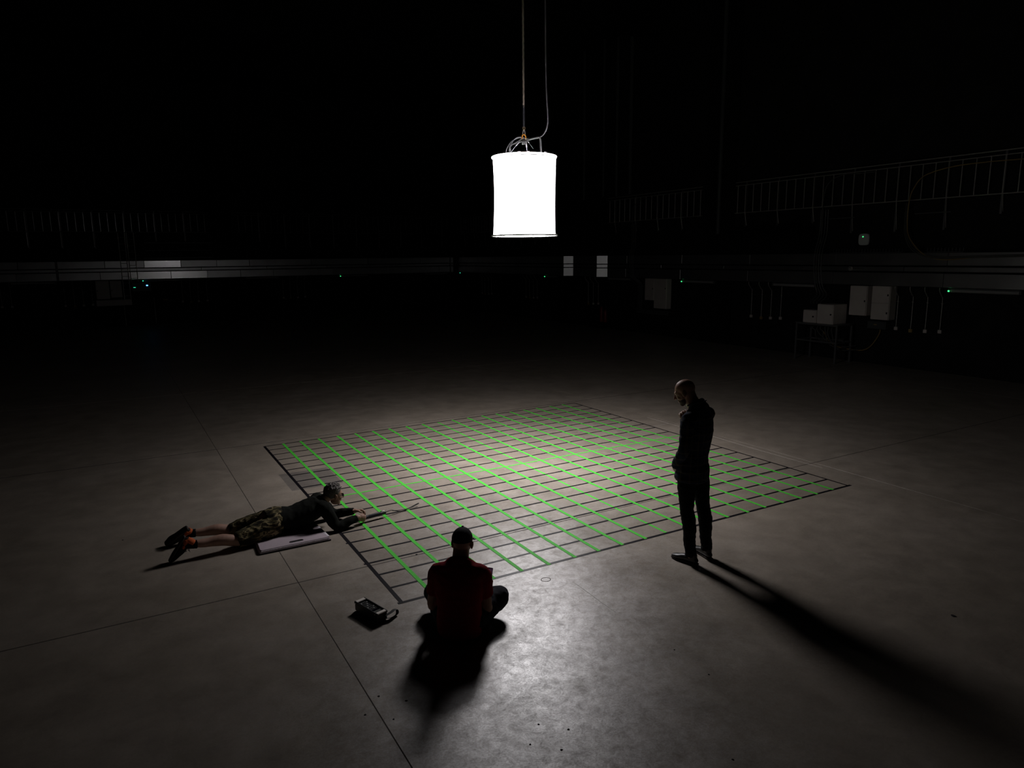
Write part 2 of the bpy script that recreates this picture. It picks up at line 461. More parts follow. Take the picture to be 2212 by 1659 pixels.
# roof beams and wall columns
n = 1
for y in (-10, -4.5, 0.0, 6.0, 12.0, 18.0, 24.0):
    m = MB().box(((XW + XL) / 2, y, ZC - .09), (XW - XL - .02, .22, .18)).box(((XW + XL) / 2, y, ZC - .35), (XW - XL - .02, .06, .40)).box(((XW + XL) / 2, y, ZC - .56), (XW - XL - .02, .22, .05))
    struct(m.build('trim_%d' % n, MAT['column'])); n += 1
# right-hand wall and far wall each carry deep columns
for y0, y1, dp in ((8.05, 9.36, .10), (14.62, 15.55, .30), (16.98, 17.9, .30)):
    struct(MB().box((XW - dp / 2 - .005, (y0 + y1) / 2, ZC / 2), (dp, y1 - y0, ZC - .02), ch=.02).build('trim_%d' % n, MAT['column'])); n += 1
struct(MB().box((.15, YW - .055, ZC / 2), (.92, .10, ZC - .02), ch=.02).build('trim_%d' % n, MAT['column'])); n += 1

# ------------------------------------------------------------------ tape grid on the floor
topx = {1: -2.747, 2: -2.469, 3: -2.169, 4: -1.85, 5: -1.54, 6: -1.229, 7: -.925, 8: -.607, 9: -.297, 10: .004, 11: .302, 12: .622, 13: .925, 14: 1.232, 15: 1.542, 16: 1.853, 17: 2.147, 18: 2.466, 19: 2.765}
botx = {1: -2.748, 2: -2.438, 3: -2.134, 4: -1.829, 5: -1.529, 6: -1.216, 7: -.921, 8: -.62, 9: -.31, 10: -.012, 11: .292, 12: .60, 13: .898, 14: 1.214, 15: 1.511, 16: 1.822, 17: 2.13, 18: 2.431, 19: 2.745}
lefy = [2.996, 2.725, 2.412, 2.091, 1.789, 1.49, 1.191, .889, .591, .273, -.01, -.32, -.62, -.925, -1.225, -1.525, -1.822, -2.119, -2.416, -2.728, -3.045]
rigy = [3.10, 2.805, 2.485, 2.18, 1.873, 1.572, 1.255, .933, .633, .285, -.005, -.31, -.61, -.914, -1.223, -1.537, -1.848, -2.15, -2.458, -2.768, -3.078]

def strip(name, p0, p1, w, z, material, label, group, cat='tape'):
    p0, p1 = Vector((*p0, 0)), Vector((*p1, 0))
    d = (p1 - p0).normalized(); s = Vector((-d.y, d.x, 0)) * (w / 2)
    L = (p1 - p0).length; k = max(2, int(L / .5))
    m = MB(); t = .0006
    for i in range(k + 1):
        c = p0 + d * (L * i / k)
        m.v += [c - s + Vector((0, 0, z)), c + s + Vector((0, 0, z)), c + s + Vector((0, 0, z + t)), c - s + Vector((0, 0, z + t))]
    for i in range(k):
        a = i * 4; b = a + 4
        m.f += [[a + 3, a + 2, b + 2, b + 3], [a, b, b + 1, a + 1], [a, a + 3, b + 3, b], [a + 1, b + 1, b + 2, a + 2]]
    m.f += [[0, 1, 2, 3], [k * 4 + 3, k * 4 + 2, k * 4 + 1, k * 4]]
    o = m.build(name, material, None, off=(p0.x, p0.y, 0))
    return tag(o, label, cat, group)

GB, GG = 'black tape lines of the floor grid', 'green tape lines of the floor grid'
GREEN_W, BLACK_W, EDGE_W = .039, .031, .037
def top_edge(x): return lefy[0] + (rigy[0] - lefy[0]) * (x + 3.04) / 6.09
def bot_edge(x): return lefy[20] + (rigy[20] - lefy[20]) * (x + 3.04) / 6.09
strip('green_tape', (topx[10], top_edge(topx[10])), (botx[10], bot_edge(botx[10])), .032, .0001, MAT['green'],
      'middle green tape line of the grid, looking dashed where black lines cross over it', GG)
for j in range(21):
    if j == 10: continue
    if j == 0: lab = 'black tape line along the far edge of the floor grid, beside the floor joint'
    elif j == 20: lab = 'black tape line along the near edge of the grid, by the seated person'
    elif j < 10: lab = 'thin black tape cross line, %s in from the far edge line of the grid' % ORD[j - 1]
    else: lab = 'thin black tape cross line, %s in from the near edge line of the grid' % ORD[19 - j]
    strip('black_tape', (-3.05 - (.03 if j in (15, 17, 20) else 0), lefy[j]), (3.055 + (.04 if j == 20 else 0), rigy[j]),
          EDGE_W if j == 20 else BLACK_W, .0008, MAT['black_tape'], lab, GB)
strip('black_tape', (-3.04, 3.0), (-3.045, -3.06), .036, .0015, MAT['black_tape'], 'wide black tape line along the left edge of the floor grid, under the lying person', GB)
strip('black_tape', (3.06, 3.11), (3.045, -3.09), .026, .0015, MAT['black_tape'], 'black tape line along the right edge of the floor grid, behind the standing person', GB)
strip('green_tape', (-3.03, lefy[10]), (3.03, rigy[10]), .028, .0016, MAT['green'], 'single thin green tape line crossing all the other green lines at mid grid', GG)
for i in range(1, 20):
    if i == 10: continue
    if i < 10: lab = 'long green tape line, %s from the left edge of the floor grid' % ORD[i - 1]
    else: lab = 'long green tape line, %s from the right edge of the floor grid' % ORD[19 - i]
    strip('green_tape', (topx[i], top_edge(topx[i]) + .01), (botx[i], bot_edge(botx[i]) - .012 + random.uniform(-.01, .012)), GREEN_W, .0023, MAT['green'], lab, GG)

# ------------------------------------------------------------------ hanging lantern
LX, LY, ZB, ZT = 0.042, -0.024, 3.235, 4.262
lamp = thing('lantern_lamp', (LX, LY, ZB), 'large glowing white drum lantern hanging over the middle of the grid', 'lamp')
def lb(mb, name, m, parent=None, smooth=40):
    return mb.build(name, MAT[m], parent or lamp, off=(LX, LY, ZB) if True else None, smooth=smooth)
m = MB(); SEG, RN = 72, 14
for i in range(RN + 1):
    t = i / RN; z = ZB + .02 + (ZT - ZB - .04) * t
    for j in range(SEG):
        a = 2 * PI * j / SEG
        r = .424 - .012 * math.sin(PI * t) + .003 * math.sin(a * 9 + 1.3 * t) * math.sin(PI * t) + .004 * math.sin(3 * a + 4 * t)
        m.v.append(Vector((LX + r * math.cos(a), LY + r * math.sin(a), z)))
for i in range(RN):
    for j in range(SEG):
        k = (j + 1) % SEG; m.f.append([i * SEG + j, i * SEG + k, (i + 1) * SEG + k, (i + 1) * SEG + j])
lb(m, 'cloth_side', 'lamp_side')
m = MB()
m.v.append(Vector((LX, LY, ZB - .012)))
for i in range(1, 9):
    for j in range(SEG):
        a = 2 * PI * j / SEG; r = .43 * i / 8
        m.v.append(Vector((LX + r * math.cos(a), LY + r * math.sin(a), ZB - .012 * (1 - (i / 8) ** 2) + .004)))
for j in range(SEG): m.f.append([0, 1 + (j + 1) % SEG, 1 + j])
for i in range(7):
    for j in range(SEG):
        k = (j + 1) % SEG; m.f.append([1 + i * SEG + j, 1 + i * SEG + k, 1 + (i + 1) * SEG + k, 1 + (i + 1) * SEG + j])
lb(m, 'bottom_silk', 'lamp_bottom')
bd = bpy.data.lights.new('lantern_beam', 'AREA'); bd.shape = 'DISK'; bd.size = .78; bd.energy = LAMP_BEAM; bd.spread = math.radians(125); bd.color = (1.0, .965, .985)
bl_ = bpy.data.objects.new('lantern_beam', bd); COL.objects.link(bl_); bl_.parent = lamp; bl_.location = (0, 0, -.02)
def ringtube(r, z, t, n=64):
    return MB().tube([(LX + r * math.cos(2 * PI * k / n), LY + r * math.sin(2 * PI * k / n), z) for k in range(n)], [t] * n, seg=8, sub=1, closed=True)
lb(ringtube(.428, ZT, .013), 'top_ring', 'lamp_side')
lb(ringtube(.446, ZB, .010), 'bottom_ring', 'ring')
lb(MB().lathe([(0.0, -.03), (.335, -.03), (.335, -.012), (.0, -.012)], 48, (LX, LY, ZT)), 'top_plate', 'black_plastic')
for k in range(6):
    a = k * PI / 3 + .3
    lb(MB().box((0, 0, 0), (.07, .05, .05), Matrix.Translation((LX + .27 * math.cos(a), LY + .27 * math.sin(a), ZT + .01)) @ Matrix.Rotation(a, 4, 'Z'), ch=.008), 'lamp_head', 'black_plastic')
ur = Vector((.868, -.497, 0))          # across the view
c0 = Vector((LX, LY, 0))
def lp(u, z, v=0.0): return c0 + ur * u + Vector((.497, .868, 0)) * v + Vector((0, 0, z))
lb(MB().tube([lp(-.19, 4.25, .06), lp(-.19, 4.39, .06), lp(-.165, 4.44, .055), lp(0, 4.475, 0), lp(.165, 4.505, -.05), lp(.215, 4.48, -.06), lp(.225, 4.25, -.065)],
             .013, sub=6, seg=12), 'yoke', 'dkmetal')
lb(MB().cyl(lp(-.03, 4.455), lp(.03, 4.462), .03), 'yoke_clamp', 'dkmetal')
for (u1, z1, v1, u2, z2, v2) in ((-.03, 4.51, 0, -.21, 4.28, -.08), (.02, 4.51, 0, .12, 4.36, -.10), (.02, 4.51, 0, .06, 4.27, .26)):
    p, q = lp(u1, z1, v1), lp(u2, z2, v2)
    o = lb(MB().cyl(p, q, .004, 8), 'bridle_wire', 'wire')
    lb(MB().cyl(p + (q - p) * .04, p + (q - p) * .42, .009, 10), 'turnbuckle', 'wire', o)
for pts in (((-.24, 4.25, 0), (-.235, 4.36, 0), (-.17, 4.47, .02), (-.06, 4.52, .02), (.0, 4.50, 0)),
            ((-.165, 4.25, -.08), (-.19, 4.37, -.05), (-.15, 4.47, 0), (-.07, 4.525, 0), (.06, 4.50, .02)),
            ((-.15, 4.26, -.1), (-.18, 4.35, -.08), (-.17, 4.41, -.04), (-.08, 4.47, 0), (-.02, 4.50, 0))):
    lb(MB().tube([lp(*p) for p in pts], .0055, sub=6, seg=8), 'lead', 'lead')
lb(MB().tube([lp(.02, 4.505), lp(.12, 4.508, -.02), lp(.2, 4.512, -.04)], .006, sub=4, seg=8), 'lead_tail', 'dkmetal')
for u, v, w_ in ((.275, -.3, .03), (-.07, -.36, .034), (.05, -.37, .02)):
    lb(MB().box(lp(u, ZT + .012, v), (w_, .03, .04), ch=.004), 'clip', 'lead')

sh = thing('shackle', (LX, LY, 4.5), 'small steel shackle with orange pin joining rope and lantern', 'shackle')
def sb(mb, name, mm): return mb.build(name, MAT[mm], sh, off=(LX, LY, 4.5), smooth=40)
sb(MB().tube([lp(-.018, 4.53), lp(-.014, 4.58), lp(0, 4.622), lp(.014, 4.58), lp(.020, 4.53)], .006, sub=6, seg=10), 'bow', 'wire')
sb(MB().tube([lp(-.026, 4.508), lp(-.018, 4.545), lp(.003, 4.556), lp(.022, 4.535), lp(.028, 4.508)], .009, sub=6, seg=10), 'pin', 'orange_steel')
rope = thing('suspension_rope', (LX, LY, ZC), 'tan rope with a black lower sleeve running up from the lantern', 'rope')
def rb(mb, name, mm): return mb.build(name, MAT[mm], rope, off=(LX, LY, ZC), smooth=50)
tw = MB()
for k in range(3):
    tw.tube([(LX + .006 * math.cos(2 * PI * k / 3 + s * 1.1), LY + .006 * math.sin(2 * PI * k / 3 + s * 1.1), 4.90 + s * .045) for s in range(int((ZC - 4.9) / .045))], .0085, sub=1, seg=6)
rb(tw, 'rope_strands', 'rope')
rb(MB().tube([(LX, LY, 4.92), (LX + .002, LY, 4.8), (LX, LY, 4.66)], [.013, .014, .012], sub=4, seg=12), 'rope_sleeve', 'sleeve')
rb(MB().tube([lp(.0 + .013 * math.cos(a), 4.638 + .024 * math.sin(a)) for a in [2 * PI * k / 16 for k in range(16)]], [.006] * 16, sub=1, seg=8, closed=True), 'thimble', 'brass')
pc = MB().tube([lp(.205, 4.515, -.04), lp(.25, 4.545), lp(.295, 4.61), lp(.318, 4.70), lp(.318, 4.84), lp(.303, 5.1), lp(.295, 5.5), lp(.29, 6.5), lp(.29, 8.5), lp(.29, ZC)],
               [.009] * 10, sub=6, seg=10).build('power_cable', MAT['lead'], off=(LX, LY, ZC), smooth=50)
tag(pc, 'thin grey power cable curving up beside the lantern rope', 'cable')

# ------------------------------------------------------------------ wall railings (far wall runs along x, right wall along y)
def on_right(t, off, z): return Vector((XW - off, t, z))
def on_far(t, off, z): return Vector((t, YW - off, z))

def railing(w, t0, t1, first, step, post_every, post_low, label, offs=.12, phase=0):
    c = w((t0 + t1) / 2, offs, 4.22)
    r = thing('wall_railing', c, label, 'railing', 'steel railings high on the walls')
    SM = 'steel_lit' if w is on_far else 'steel'
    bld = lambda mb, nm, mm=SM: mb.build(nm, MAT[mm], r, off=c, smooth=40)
    for z, rr in ((4.22, .014), (5.06, .012), (5.16, .014)):
        bld(MB().cyl(w(t0, offs, z), w(t1, offs, z), rr, 8), 'rail')
    k = 0; t = first; proto = None; pproto = None
    while t < t1 - .02:
        if t > t0 + .02:
            post = (k + phase) % post_every == 0
            if proto is None:
                proto = MB().cyl(Vector((0, 0, 4.22)), Vector((0, 0, 5.06)), .012, 8).mesh('bar', (0, 0, 4.22), 40); proto.materials.append(MAT[SM])
            o = link('bar', proto, r); o.location = w(t, offs, 4.22) - c
            if post:
                lo = post_low(t)
                m = MB().box((0, 0, 0), (.05, .02, 5.16 - lo) if w is on_far else (.02, .05, 5.16 - lo))
                p = m.build('post', MAT['dkmetal'], r); p.location = w(t + .04, .03, (lo + 5.16) / 2) - c
                b = MB().cyl(w(t, .02, lo + .05), w(t, offs, 4.22), .010, 6)
                bld(b, 'bracket')
        t += step; k += 1
    return r

railing(on_far, -13.8, -.40, -13.80, .3075, 4, lambda t: 3.49 if t < -3 else 3.79, 'steel railing high on the far wall, left of the dark column', phase=0)
railing(on_far, .64, 12.3, .64, .3075, 4, lambda t: 3.79 if t < 3 else 3.48, 'faint steel railing high on the far wall, right of the dark column')
railing(on_right, -6.5, 7.98, -6.62, .3085, 4, lambda t: 3.47 if 1 < t < 4.2 else 3.78, 'long steel railing high on the right wall, nearest the viewer', phase=2)
railing(on_right, 9.42, 14.55, 9.5, .3085, 4, lambda t: 3.78, 'short steel railing high on the right wall, beyond the wide column', phase=1)
railing(on_right, 17.95, 28.2, 18.05, .3085, 4, lambda t: 3.47, 'far steel railing high on the right wall, behind the lantern', phase=1)

# ------------------------------------------------------------------ cable trunking: three stacked runs of steel covers
def trunking(w, cuts, label, bright=(), name='cable_trunking'):
    t0, t1 = cuts[0][0], cuts[0][-1]
    c = w((t0 + t1) / 2, .13, 2.5)
    r = thing(name, c, label, 'trunking', 'grey cable trunking along the walls')
    for row, (z0, z1, off) in enumerate(((2.62, 2.93, .25), (2.47, 2.585, .25), (2.10, 2.435, .25))):
        cc = cuts[row]
        for a, b in zip(cc[:-1], cc[1:]):
            mid = w((a + b) / 2, off / 2 + .02, (z0 + z1) / 2)
            ln = b - a - .012
            m = MB().box((0, 0, 0), (ln, off, z1 - z0) if w is on_far else (off, ln, z1 - z0), ch=.008)
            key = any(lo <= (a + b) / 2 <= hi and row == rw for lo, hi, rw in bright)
            o = m.build('trunking_cover', MAT['trunk_glint' if key else ('trunk_lit' if w is on_far else 'trunk')], r); o.location = mid - c
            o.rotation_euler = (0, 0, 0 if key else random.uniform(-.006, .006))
    return r, c

def cuts(t0, t1, step, shift):
    out = [t0]; t = t0 + shift
    while t < t1 - .4:
        if t > t0 + .3: out.append(t)
        t += step
    return out + [t1]
FAR_CUTS = [[-13.9, -11.2, -8.1, -6.72, -4.88, -3.31, -1.77, -.2, 1.3, 4.3, 7.3, 10.3, 12.30],
            [-13.9, -10.0, -6.72, -3.9, -.9, 2.1, 5.1, 8.1, 12.30],
            [-13.9, -11.0, -8.2, -6.72, -5.1, -3.97, -2.23, -.65, .85, 2.40, 5.4, 8.4, 11.4, 12.30]]
tr, trc = trunking(on_far, FAR_CUTS, 'long grey steel cable trunking along the far wall', bright=((-3.31, -1.77, 0), (-3.97, -.65, 2)))
for x, ln in ((-6.71, .09), (12.1, .06)):
    MB().box(on_far(x, .165, 2.5), (ln, .27, .86), ch=.01).build('joint_strap', MAT['dkmetal'], tr, off=trc)
tr, trc = trunking(on_right, [cuts(-9.0, 14.34, 3.0, 1.14), cuts(-9.0, 14.34, 3.0, 2.2), cuts(-9.0, 14.34, 3.0, 1.2)],
                   'grey steel cable trunking along the right wall, nearest the viewer')
tr2, trc2 = trunking(on_right, [cuts(15.65, 16.73, 3.0, 1.14)] * 3, 'short grey trunking on the right wall between two wrapped columns')
tr3, trc3 = trunking(on_right, [cuts(18.0, 28.3, 3.0, 1.14)] * 3, 'far stretch of grey trunking on the right wall towards the corner')
# shiny bends that carry the trunking around the two columns
for y0, y1, par, pcn in ((14.352, 14.62, tr, trc), (16.744, 16.98, tr2, trc2)):
    for z0, z1 in ((2.62, 2.93), (2.47, 2.585), (2.10, 2.435)):
        h = z1 - z0
        m = MB(); a = on_right(y0, .27, z0); b = on_right(y1, .60, z0); d = Vector((.12, .12, 0)); u = Vector((0, 0, h))
        vs = [a, b, b + d, a + d]; vs = vs + [p + u for p in vs]
        m.add(vs, [(0, 3, 2, 1), (4, 5, 6, 7), (0, 1, 5, 4), (1, 2, 6, 5), (2, 3, 7, 6), (3, 0, 4, 7)])
        m.build('bend', MAT['trunk_lit'], par, off=pcn)  # bends share the paler, lamp-lit copy of the trunking metal
for y0, y1, par, pcn in ((14.62, 15.6, tr, trc), (16.98, 17.95, tr2, trc2)):
    for z0, z1 in ((2.62, 2.93), (2.47, 2.585), (2.10, 2.435)):
        MB().box(on_right((y0 + y1) / 2, .45, (z0 + z1) / 2), (.26, y1 - y0, z1 - z0), ch=.008).build('trunking_cover', MAT['trunk'], par, off=pcn)

# ------------------------------------------------------------------ conduits dropping from the trunking
def conduit(w, t, zlow, label, group, lean=0.0, ochre=False, straight=False):
    c = w(t, .03, zlow)
    r = thing('conduit_drop', c, label, 'conduit', group)
    MB().tube([w(t + lean, .03 if straight else .20, 2.085), w(t + lean, .03 if straight else .19, 2.0), w(t + lean, .03 if straight else .07, 1.86), w(t, .03, 1.78), w(t, .03, zlow + .03)],
              .0105, sub=4, seg=8).build('pipe', MAT['steel'], r, off=c, smooth=50)
    MB().cyl(w(t - .03, .03, 1.70), w(t + .03, .03, 1.70), .007, 6).build('saddle', MAT['steel'], r, off=c)
    s = (.09, .045, .085) if w is on_far else (.045, .09, .085)
    MB().box(w(t, .0235, zlow), s, ch=.006).build('socket_box', MAT['cable_y' if ochre else 'enamel'], r, off=c)

CG = 'steel conduits dropping from the trunking'
for w, ts, where in ((on_right, (7.20, 6.80, 6.44, 6.07), 'left of the equipment stand'), (on_right, (2.42, 2.03, 1.66, 1.30), 'right of the two grey cabinets'),
                     (on_right, (15.93, 15.55, 15.20, 14.86), 'behind the red extinguisher'), (on_right, (21.07, 20.75, 20.40, 20.05), 'under the hanging lantern on the right wall'),
                     (on_right, (25.69, 25.35, 24.95, 24.6), 'nearest the far corner'),
                     (on_far, (-6.55, -6.2, -5.86, -5.5), 'left of the far wall cabinet'), (on_far, (-1.81, -1.45, -1.11, -.72), 'below the dark column of the far wall'),
                     (on_far, (2.87, 3.22, 3.58, 3.95), 'mid way along the far wall')):
    for k, t in enumerate(ts):
        if w is on_right and 14.6 < t < 15.6:
            wf = lambda a, o, z: on_right(a, o + .30, z)
        else: wf = w
        conduit(wf if wf is not w else w, t, (1.0, .97, .99, 1.01)[k], 'thin conduit, %s of four %s' % (ORD[k], where), CG, ochre=(k == 1), straight=(t == 6.07))
for k, t in enumerate((-8.85, -8.5)):
    conduit(on_far, t, 1.05, 'thin conduit, %s of the pair at the left end of the far wall' % ORD[k], CG)

# ------------------------------------------------------------------ unlit batten lights under the trunking
def batten(w, a, b, led, label, z=2.03):
    c = w((a + b) / 2, .16, z)
    r = thing('light_batten', c, label, 'light', 'unlit batten lights under the trunking')
    lo, hi = min(a, b) + .06, max(a, b) - .06
    MB().tube([w(lo, .17, z), w(hi, .17, z)], [(.048, .055)] * 2, seg=12, sub=1, cap='flat').build('diffuser', MAT['tube_off'], r, off=c, smooth=50)
    s = (abs(b - a) - .02, .09, .04) if w is on_far else (.09, abs(b - a) - .02, .04)
    MB().box(w((a + b) / 2, .17, z + .045), s, ch=.006).build('body', MAT['enamel_d'], r, off=c)
    for t in (lo - .03, hi + .03):
        s = (.06, .12, .10) if w is on_far else (.12, .06, .10)
        e = MB().box(w(t, .17, z), s, ch=.015).build('end_cap', MAT['enamel_d'], r, off=c)
        if led and abs(t - a) < .2:
            MB().ell(w(t, .245, z - .01), (.014, .014, .014), seg=10, rings=6).build('led', MAT[led], e, off=c)
            e2 = MB().box(w(t, .234, z - .01), (.012, .04, .035) if w is on_right else (.04, .012, .035), ch=.003)
            e2.build('led_lens', MAT[led], e, off=c)
batten(on_right, 1.10, -.50, 'led_green', 'batten light with green indicator at the right edge of the photo')
batten(on_right, 6.30, 4.75, None, 'plain batten light above the equipment stand')
batten(on_right, 10.2, 8.65, 'led_green', 'batten light with green indicator right of the grey wall panels')
batten(on_right, 14.4, 12.95, None, 'plain batten light left of the grey wall panels')
batten(on_right, 19.1, 17.6, 'led_green', 'batten light with green indicator right of and below the lantern')
batten(on_far, -8.48, -6.75, None, 'plain batten light at the left end of the far wall')
batten(on_far, 1.05, 2.65, None, 'plain batten light just right of the far wall column')
batten(on_far, 5.76, 7.31, 'led_green', 'batten light with green indicator midway along the far wall')
batten(on_far, 10.5, 12.0, None, 'plain batten light at the right end of the far wall')
batten(on_far, -3.45, -1.9, 'led_teal', 'batten light with green indicator beside the far cable ladders')
# LEDs of the dark control box and corner sensor
cb = thing('control_box', on_far(-3.5, .1, 1.75), 'dark control box with blue and green lights on the far wall', 'box')
MB().box(on_far(-3.5, .11, 1.75), (.8, .2, .42), ch=.02).build('housing', MAT['enamel_d'], cb, off=on_far(-3.5, .1, 1.75))
MB().box(on_far(-3.27, .215, 1.81), (.075, .014, .055), ch=.004).build('blue_light', MAT['led_blue'], cb, off=on_far(-3.5, .1, 1.75))
MB().box(on_far(-3.79, .215, 1.73), (.09, .014, .02), ch=.003).build('green_light', MAT['led_teal'], cb, off=on_far(-3.5, .1, 1.75))
sn = thing('corner_sensor', on_right(28.2, .06, 2.05), 'tiny sensor with teal light near the far corner', 'sensor')
MB().box(on_right(28.2, .06, 2.05), (.1, .1, .08), ch=.01).build('housing', MAT['enamel_d'], sn, off=on_right(28.2, .06, 2.05))
MB().box(on_right(28.2, .118, 2.05), (.014, .05, .04), ch=.003).build('led', MAT['led_teal'], sn, off=on_right(28.2, .06, 2.05))

# ------------------------------------------------------------------ cabinets on the right wall
def cabinet(y0, y1, z0, z1, dep, doors, label, locks, w=on_right):
    c = w((y0 + y1) / 2, dep / 2, z0)
    r = thing('wall_cabinet', c, label, 'cabinet', 'grey electrical cabinets')
    sz = lambda a, d, h: (d, a, h) if w is on_right else (a, d, h)
    MB().box(w((y0 + y1) / 2, dep / 2 + .004, (z0 + z1) / 2), sz(y1 - y0, dep - .02, z1 - z0), ch=.012).build('body', MAT['enamel'], r, off=c)
    zs = [z0 + (z1 - z0) * k / doors for k in range(doors + 1)]
    for k in range(doors):
        d = MB().box(w((y0 + y1) / 2, dep + .006, (zs[k] + zs[k + 1]) / 2), sz(y1 - y0 - .02, .022, zs[k + 1] - zs[k] - .012), ch=.006).build('door', MAT['enamel'], r, off=c)
        MB().box(w(y0 + .05, dep + .02, locks[k]), sz(.035, .012, .05), ch=.004).build('lock', MAT['black_plastic'], d, off=c)
cabinet(3.11, 3.61, 1.29, 2.08, .30, 1, 'grey steel cabinet with one door, left of the pair on the right wall', (1.68,))
cabinet(2.475, 2.975, 1.215, 2.09, .30, 2, 'grey steel cabinet with two stacked doors, right of the pair on the right wall', (1.40, 1.86))
c = on_right(2.86, .1, .96)
lbx = thing('fuse_box', c, 'small dark fuse box below the two-door cabinet', 'box')
MB().box(on_right(2.86, .101, 1.06), (.19, .52, .21), ch=.012).build('housing', MAT['enamel_d'], lbx, off=c)
MB().box(on_right(2.86, .2, 1.06), (.012, .46, .17), ch=.005).build('cover', MAT['enamel_d'], lbx, off=c)
MB().box(on_right(2.88, .209, 1.075), (.004, .08, .025)).build('name_plate', MAT['cable_y'], lbx, off=c)
tag(MB().tube([on_right(2.80, .1, .955), on_right(2.82, .1, .82), on_right(2.99, .11, .52), on_right(3.2, .12, .36), on_right(3.5, .14, .33), on_right(3.9, .3, .40), on_right(4.1, .4, .56), on_right(4.2, .5, .8)],
              .013, sub=6, seg=8).build('drooping_cable', MAT['cable_y'], off=on_right(2.86, .1, .96), smooth=50), 'ochre cable drooping from the small fuse box to the equipment stand', 'cable')
# stepped grey panels further along
cabinet(11.57, 12.07, 1.29, 2.09, .25, 1, 'left, shorter one of two adjoining grey wall panels beyond the standing person', (1.72,))
cabinet(10.90, 11.56, 1.01, 2.09, .25, 1, 'right, taller one of two adjoining grey wall panels beyond the standing person', (1.75,))
c = on_right(11.6, .15, .78)
tray = thing('wall_shelf', c, 'low dark shelf below the adjoining grey wall panels', 'shelf')
MB().box(on_right(11.6, .16, .88), (.30, 1.75, .03), ch=.005).build('shelf_board', MAT['enamel_d'], tray, off=c)
MB().box(on_right(11.6, .30, .86), (.02, 1.75, .16), ch=.005).build('front_lip', MAT['enamel_d'], tray, off=c)
# extinguisher with sign
c = on_right(14.35, .42, .28)
ex = thing('fire_extinguisher', c, 'red fire extinguisher hanging on the right wall column', 'extinguisher')
for yy, h in ((14.50, .62), (14.24, .52)):
    b = MB().lathe([(.0, 0), (.07, 0), (.078, .02), (.078, h - .10), (.05, h - .03), (.028, h), (.0, h)], 20, on_right(yy, .42, .30)).build('cylinder', MAT['red'], ex, off=c, smooth=40)
    MB().box(on_right(yy, .322 if yy > 14.6 else .17, .55), (.03, .10, .06) if yy > 14.6 else (.335, .06, .05), ch=.005).build('wall_bracket', MAT['black_plastic'], b, off=c)
    MB().box(on_right(yy, .42, .30 + h + .03), (.03, .09, .06), ch=.008).build('valve', MAT['black_plastic'], b, off=c)
    MB().tube([on_right(yy, .42, .30 + h + .03), on_right(yy - .09, .44, .30 + h - .02), on_right(yy - .105, .44, .30 + h - .2), on_right(yy - .1, .44, .45)], .012, sub=4, seg=8).build('hose', MAT['rubber'], b, off=c)
tag(MB().box(on_right(14.12, .02, 1.14), (.012, .22, .13), ch=.003).build('wall_sign', MAT['enamel_d'], off=on_right(14.12, .02, 1.14)), 'small dark sign plate above the red extinguisher', 'sign')

# ------------------------------------------------------------------ equipment stand
c = Vector((12.2, 4.2, 0))
st = thing('equipment_stand', c, 'steel angle stand holding two grey boxes against the right wall', 'stand')
X0, X1, Y0, Y1 = 11.92, 12.55, 3.55, 4.82
for x in (X0, X1):
    for y in (Y0, Y1):
        MB().box((x, y, .515), (.045, .045, 1.03), ch=.004).build('leg', MAT['dkmetal'], st, off=c)
        MB().box((x, y, .005), (.09, .09, .01)).build('foot_plate', MAT['dkmetal'], st, off=c)
for z in (.55, 1.01):
    for x in (X0, X1): MB().box((x, (Y0 + Y1) / 2, z), (.035, Y1 - Y0, .035), ch=.004).build('side_rail', MAT['dkmetal'], st, off=c)
    for y in (Y0, Y1): MB().box(((X0 + X1) / 2, y, z), (X1 - X0, .035, .035), ch=.004).build('cross_rail', MAT['dkmetal'], st, off=c)
MB().box(((X0 + X1) / 2, (Y0 + Y1) / 2, 1.036), (X1 - X0 + .05, Y1 - Y0 + .1, .018), ch=.003).build('top_plate', MAT['dkmetal'], st, off=c)
def ebox(x0, x1, y0, y1, z0, z1, label, lock):
    c = Vector(((x0 + x1) / 2, (y0 + y1) / 2, z0))
    r = thing('equipment_box', c, label, 'box', 'grey boxes on the equipment stand')
    MB().box(((x0 + x1) / 2, (y0 + y1) / 2, (z0 + z1) / 2), (x1 - x0, y1 - y0, z1 - z0), ch=.012).build('housing', MAT['enamel'], r, off=c)
    f = MB().box((x0 - .008, (y0 + y1) / 2, (z0 + z1) / 2), (.016, y1 - y0 - .03, z1 - z0 - .03), ch=.004).build('front_cover', MAT['enamel'], r, off=c)
    MB().cyl((x0 - .016, y0 + lock, (z0 + z1) / 2), (x0 - .035, y0 + lock, (z0 + z1) / 2), .022, 12).build('knob', MAT['black_plastic'], f, off=c)
ebox(11.88, 12.45, 3.66, 4.16, 1.046, 1.58, 'large grey box standing on the steel stand', .06)
ebox(11.90, 12.3, 4.20, 4.62, 1.046, 1.40, 'small grey box standing left of the larger one on the stand', .08)
for k, (y, z) in enumerate(((3.95, .55), (4.05, .5), (4.2, .62), (4.3, .7), (3.85, .45), (4.45, .66))):
    tag(MB().tube([(12.1 + .03 * k, y, 1.02), (12.08, y - .02, .9), (12.1, y - .05 * (k % 3), (1 + z) / 2), (12.15, y - .1, z), (12.3, y - .35 + .04 * k, z - .12), (12.6, y - .5, z - .1)],
                  .011, sub=5, seg=8).build('hanging_cable', MAT['cable_k'], off=(12.1, y, .5), smooth=50), 'loose grey cable, %s from the right under the equipment stand' % ORD[(4, 3, 2, 1, 5, 0)[k]], 'cable', 'loose cables under the stand')

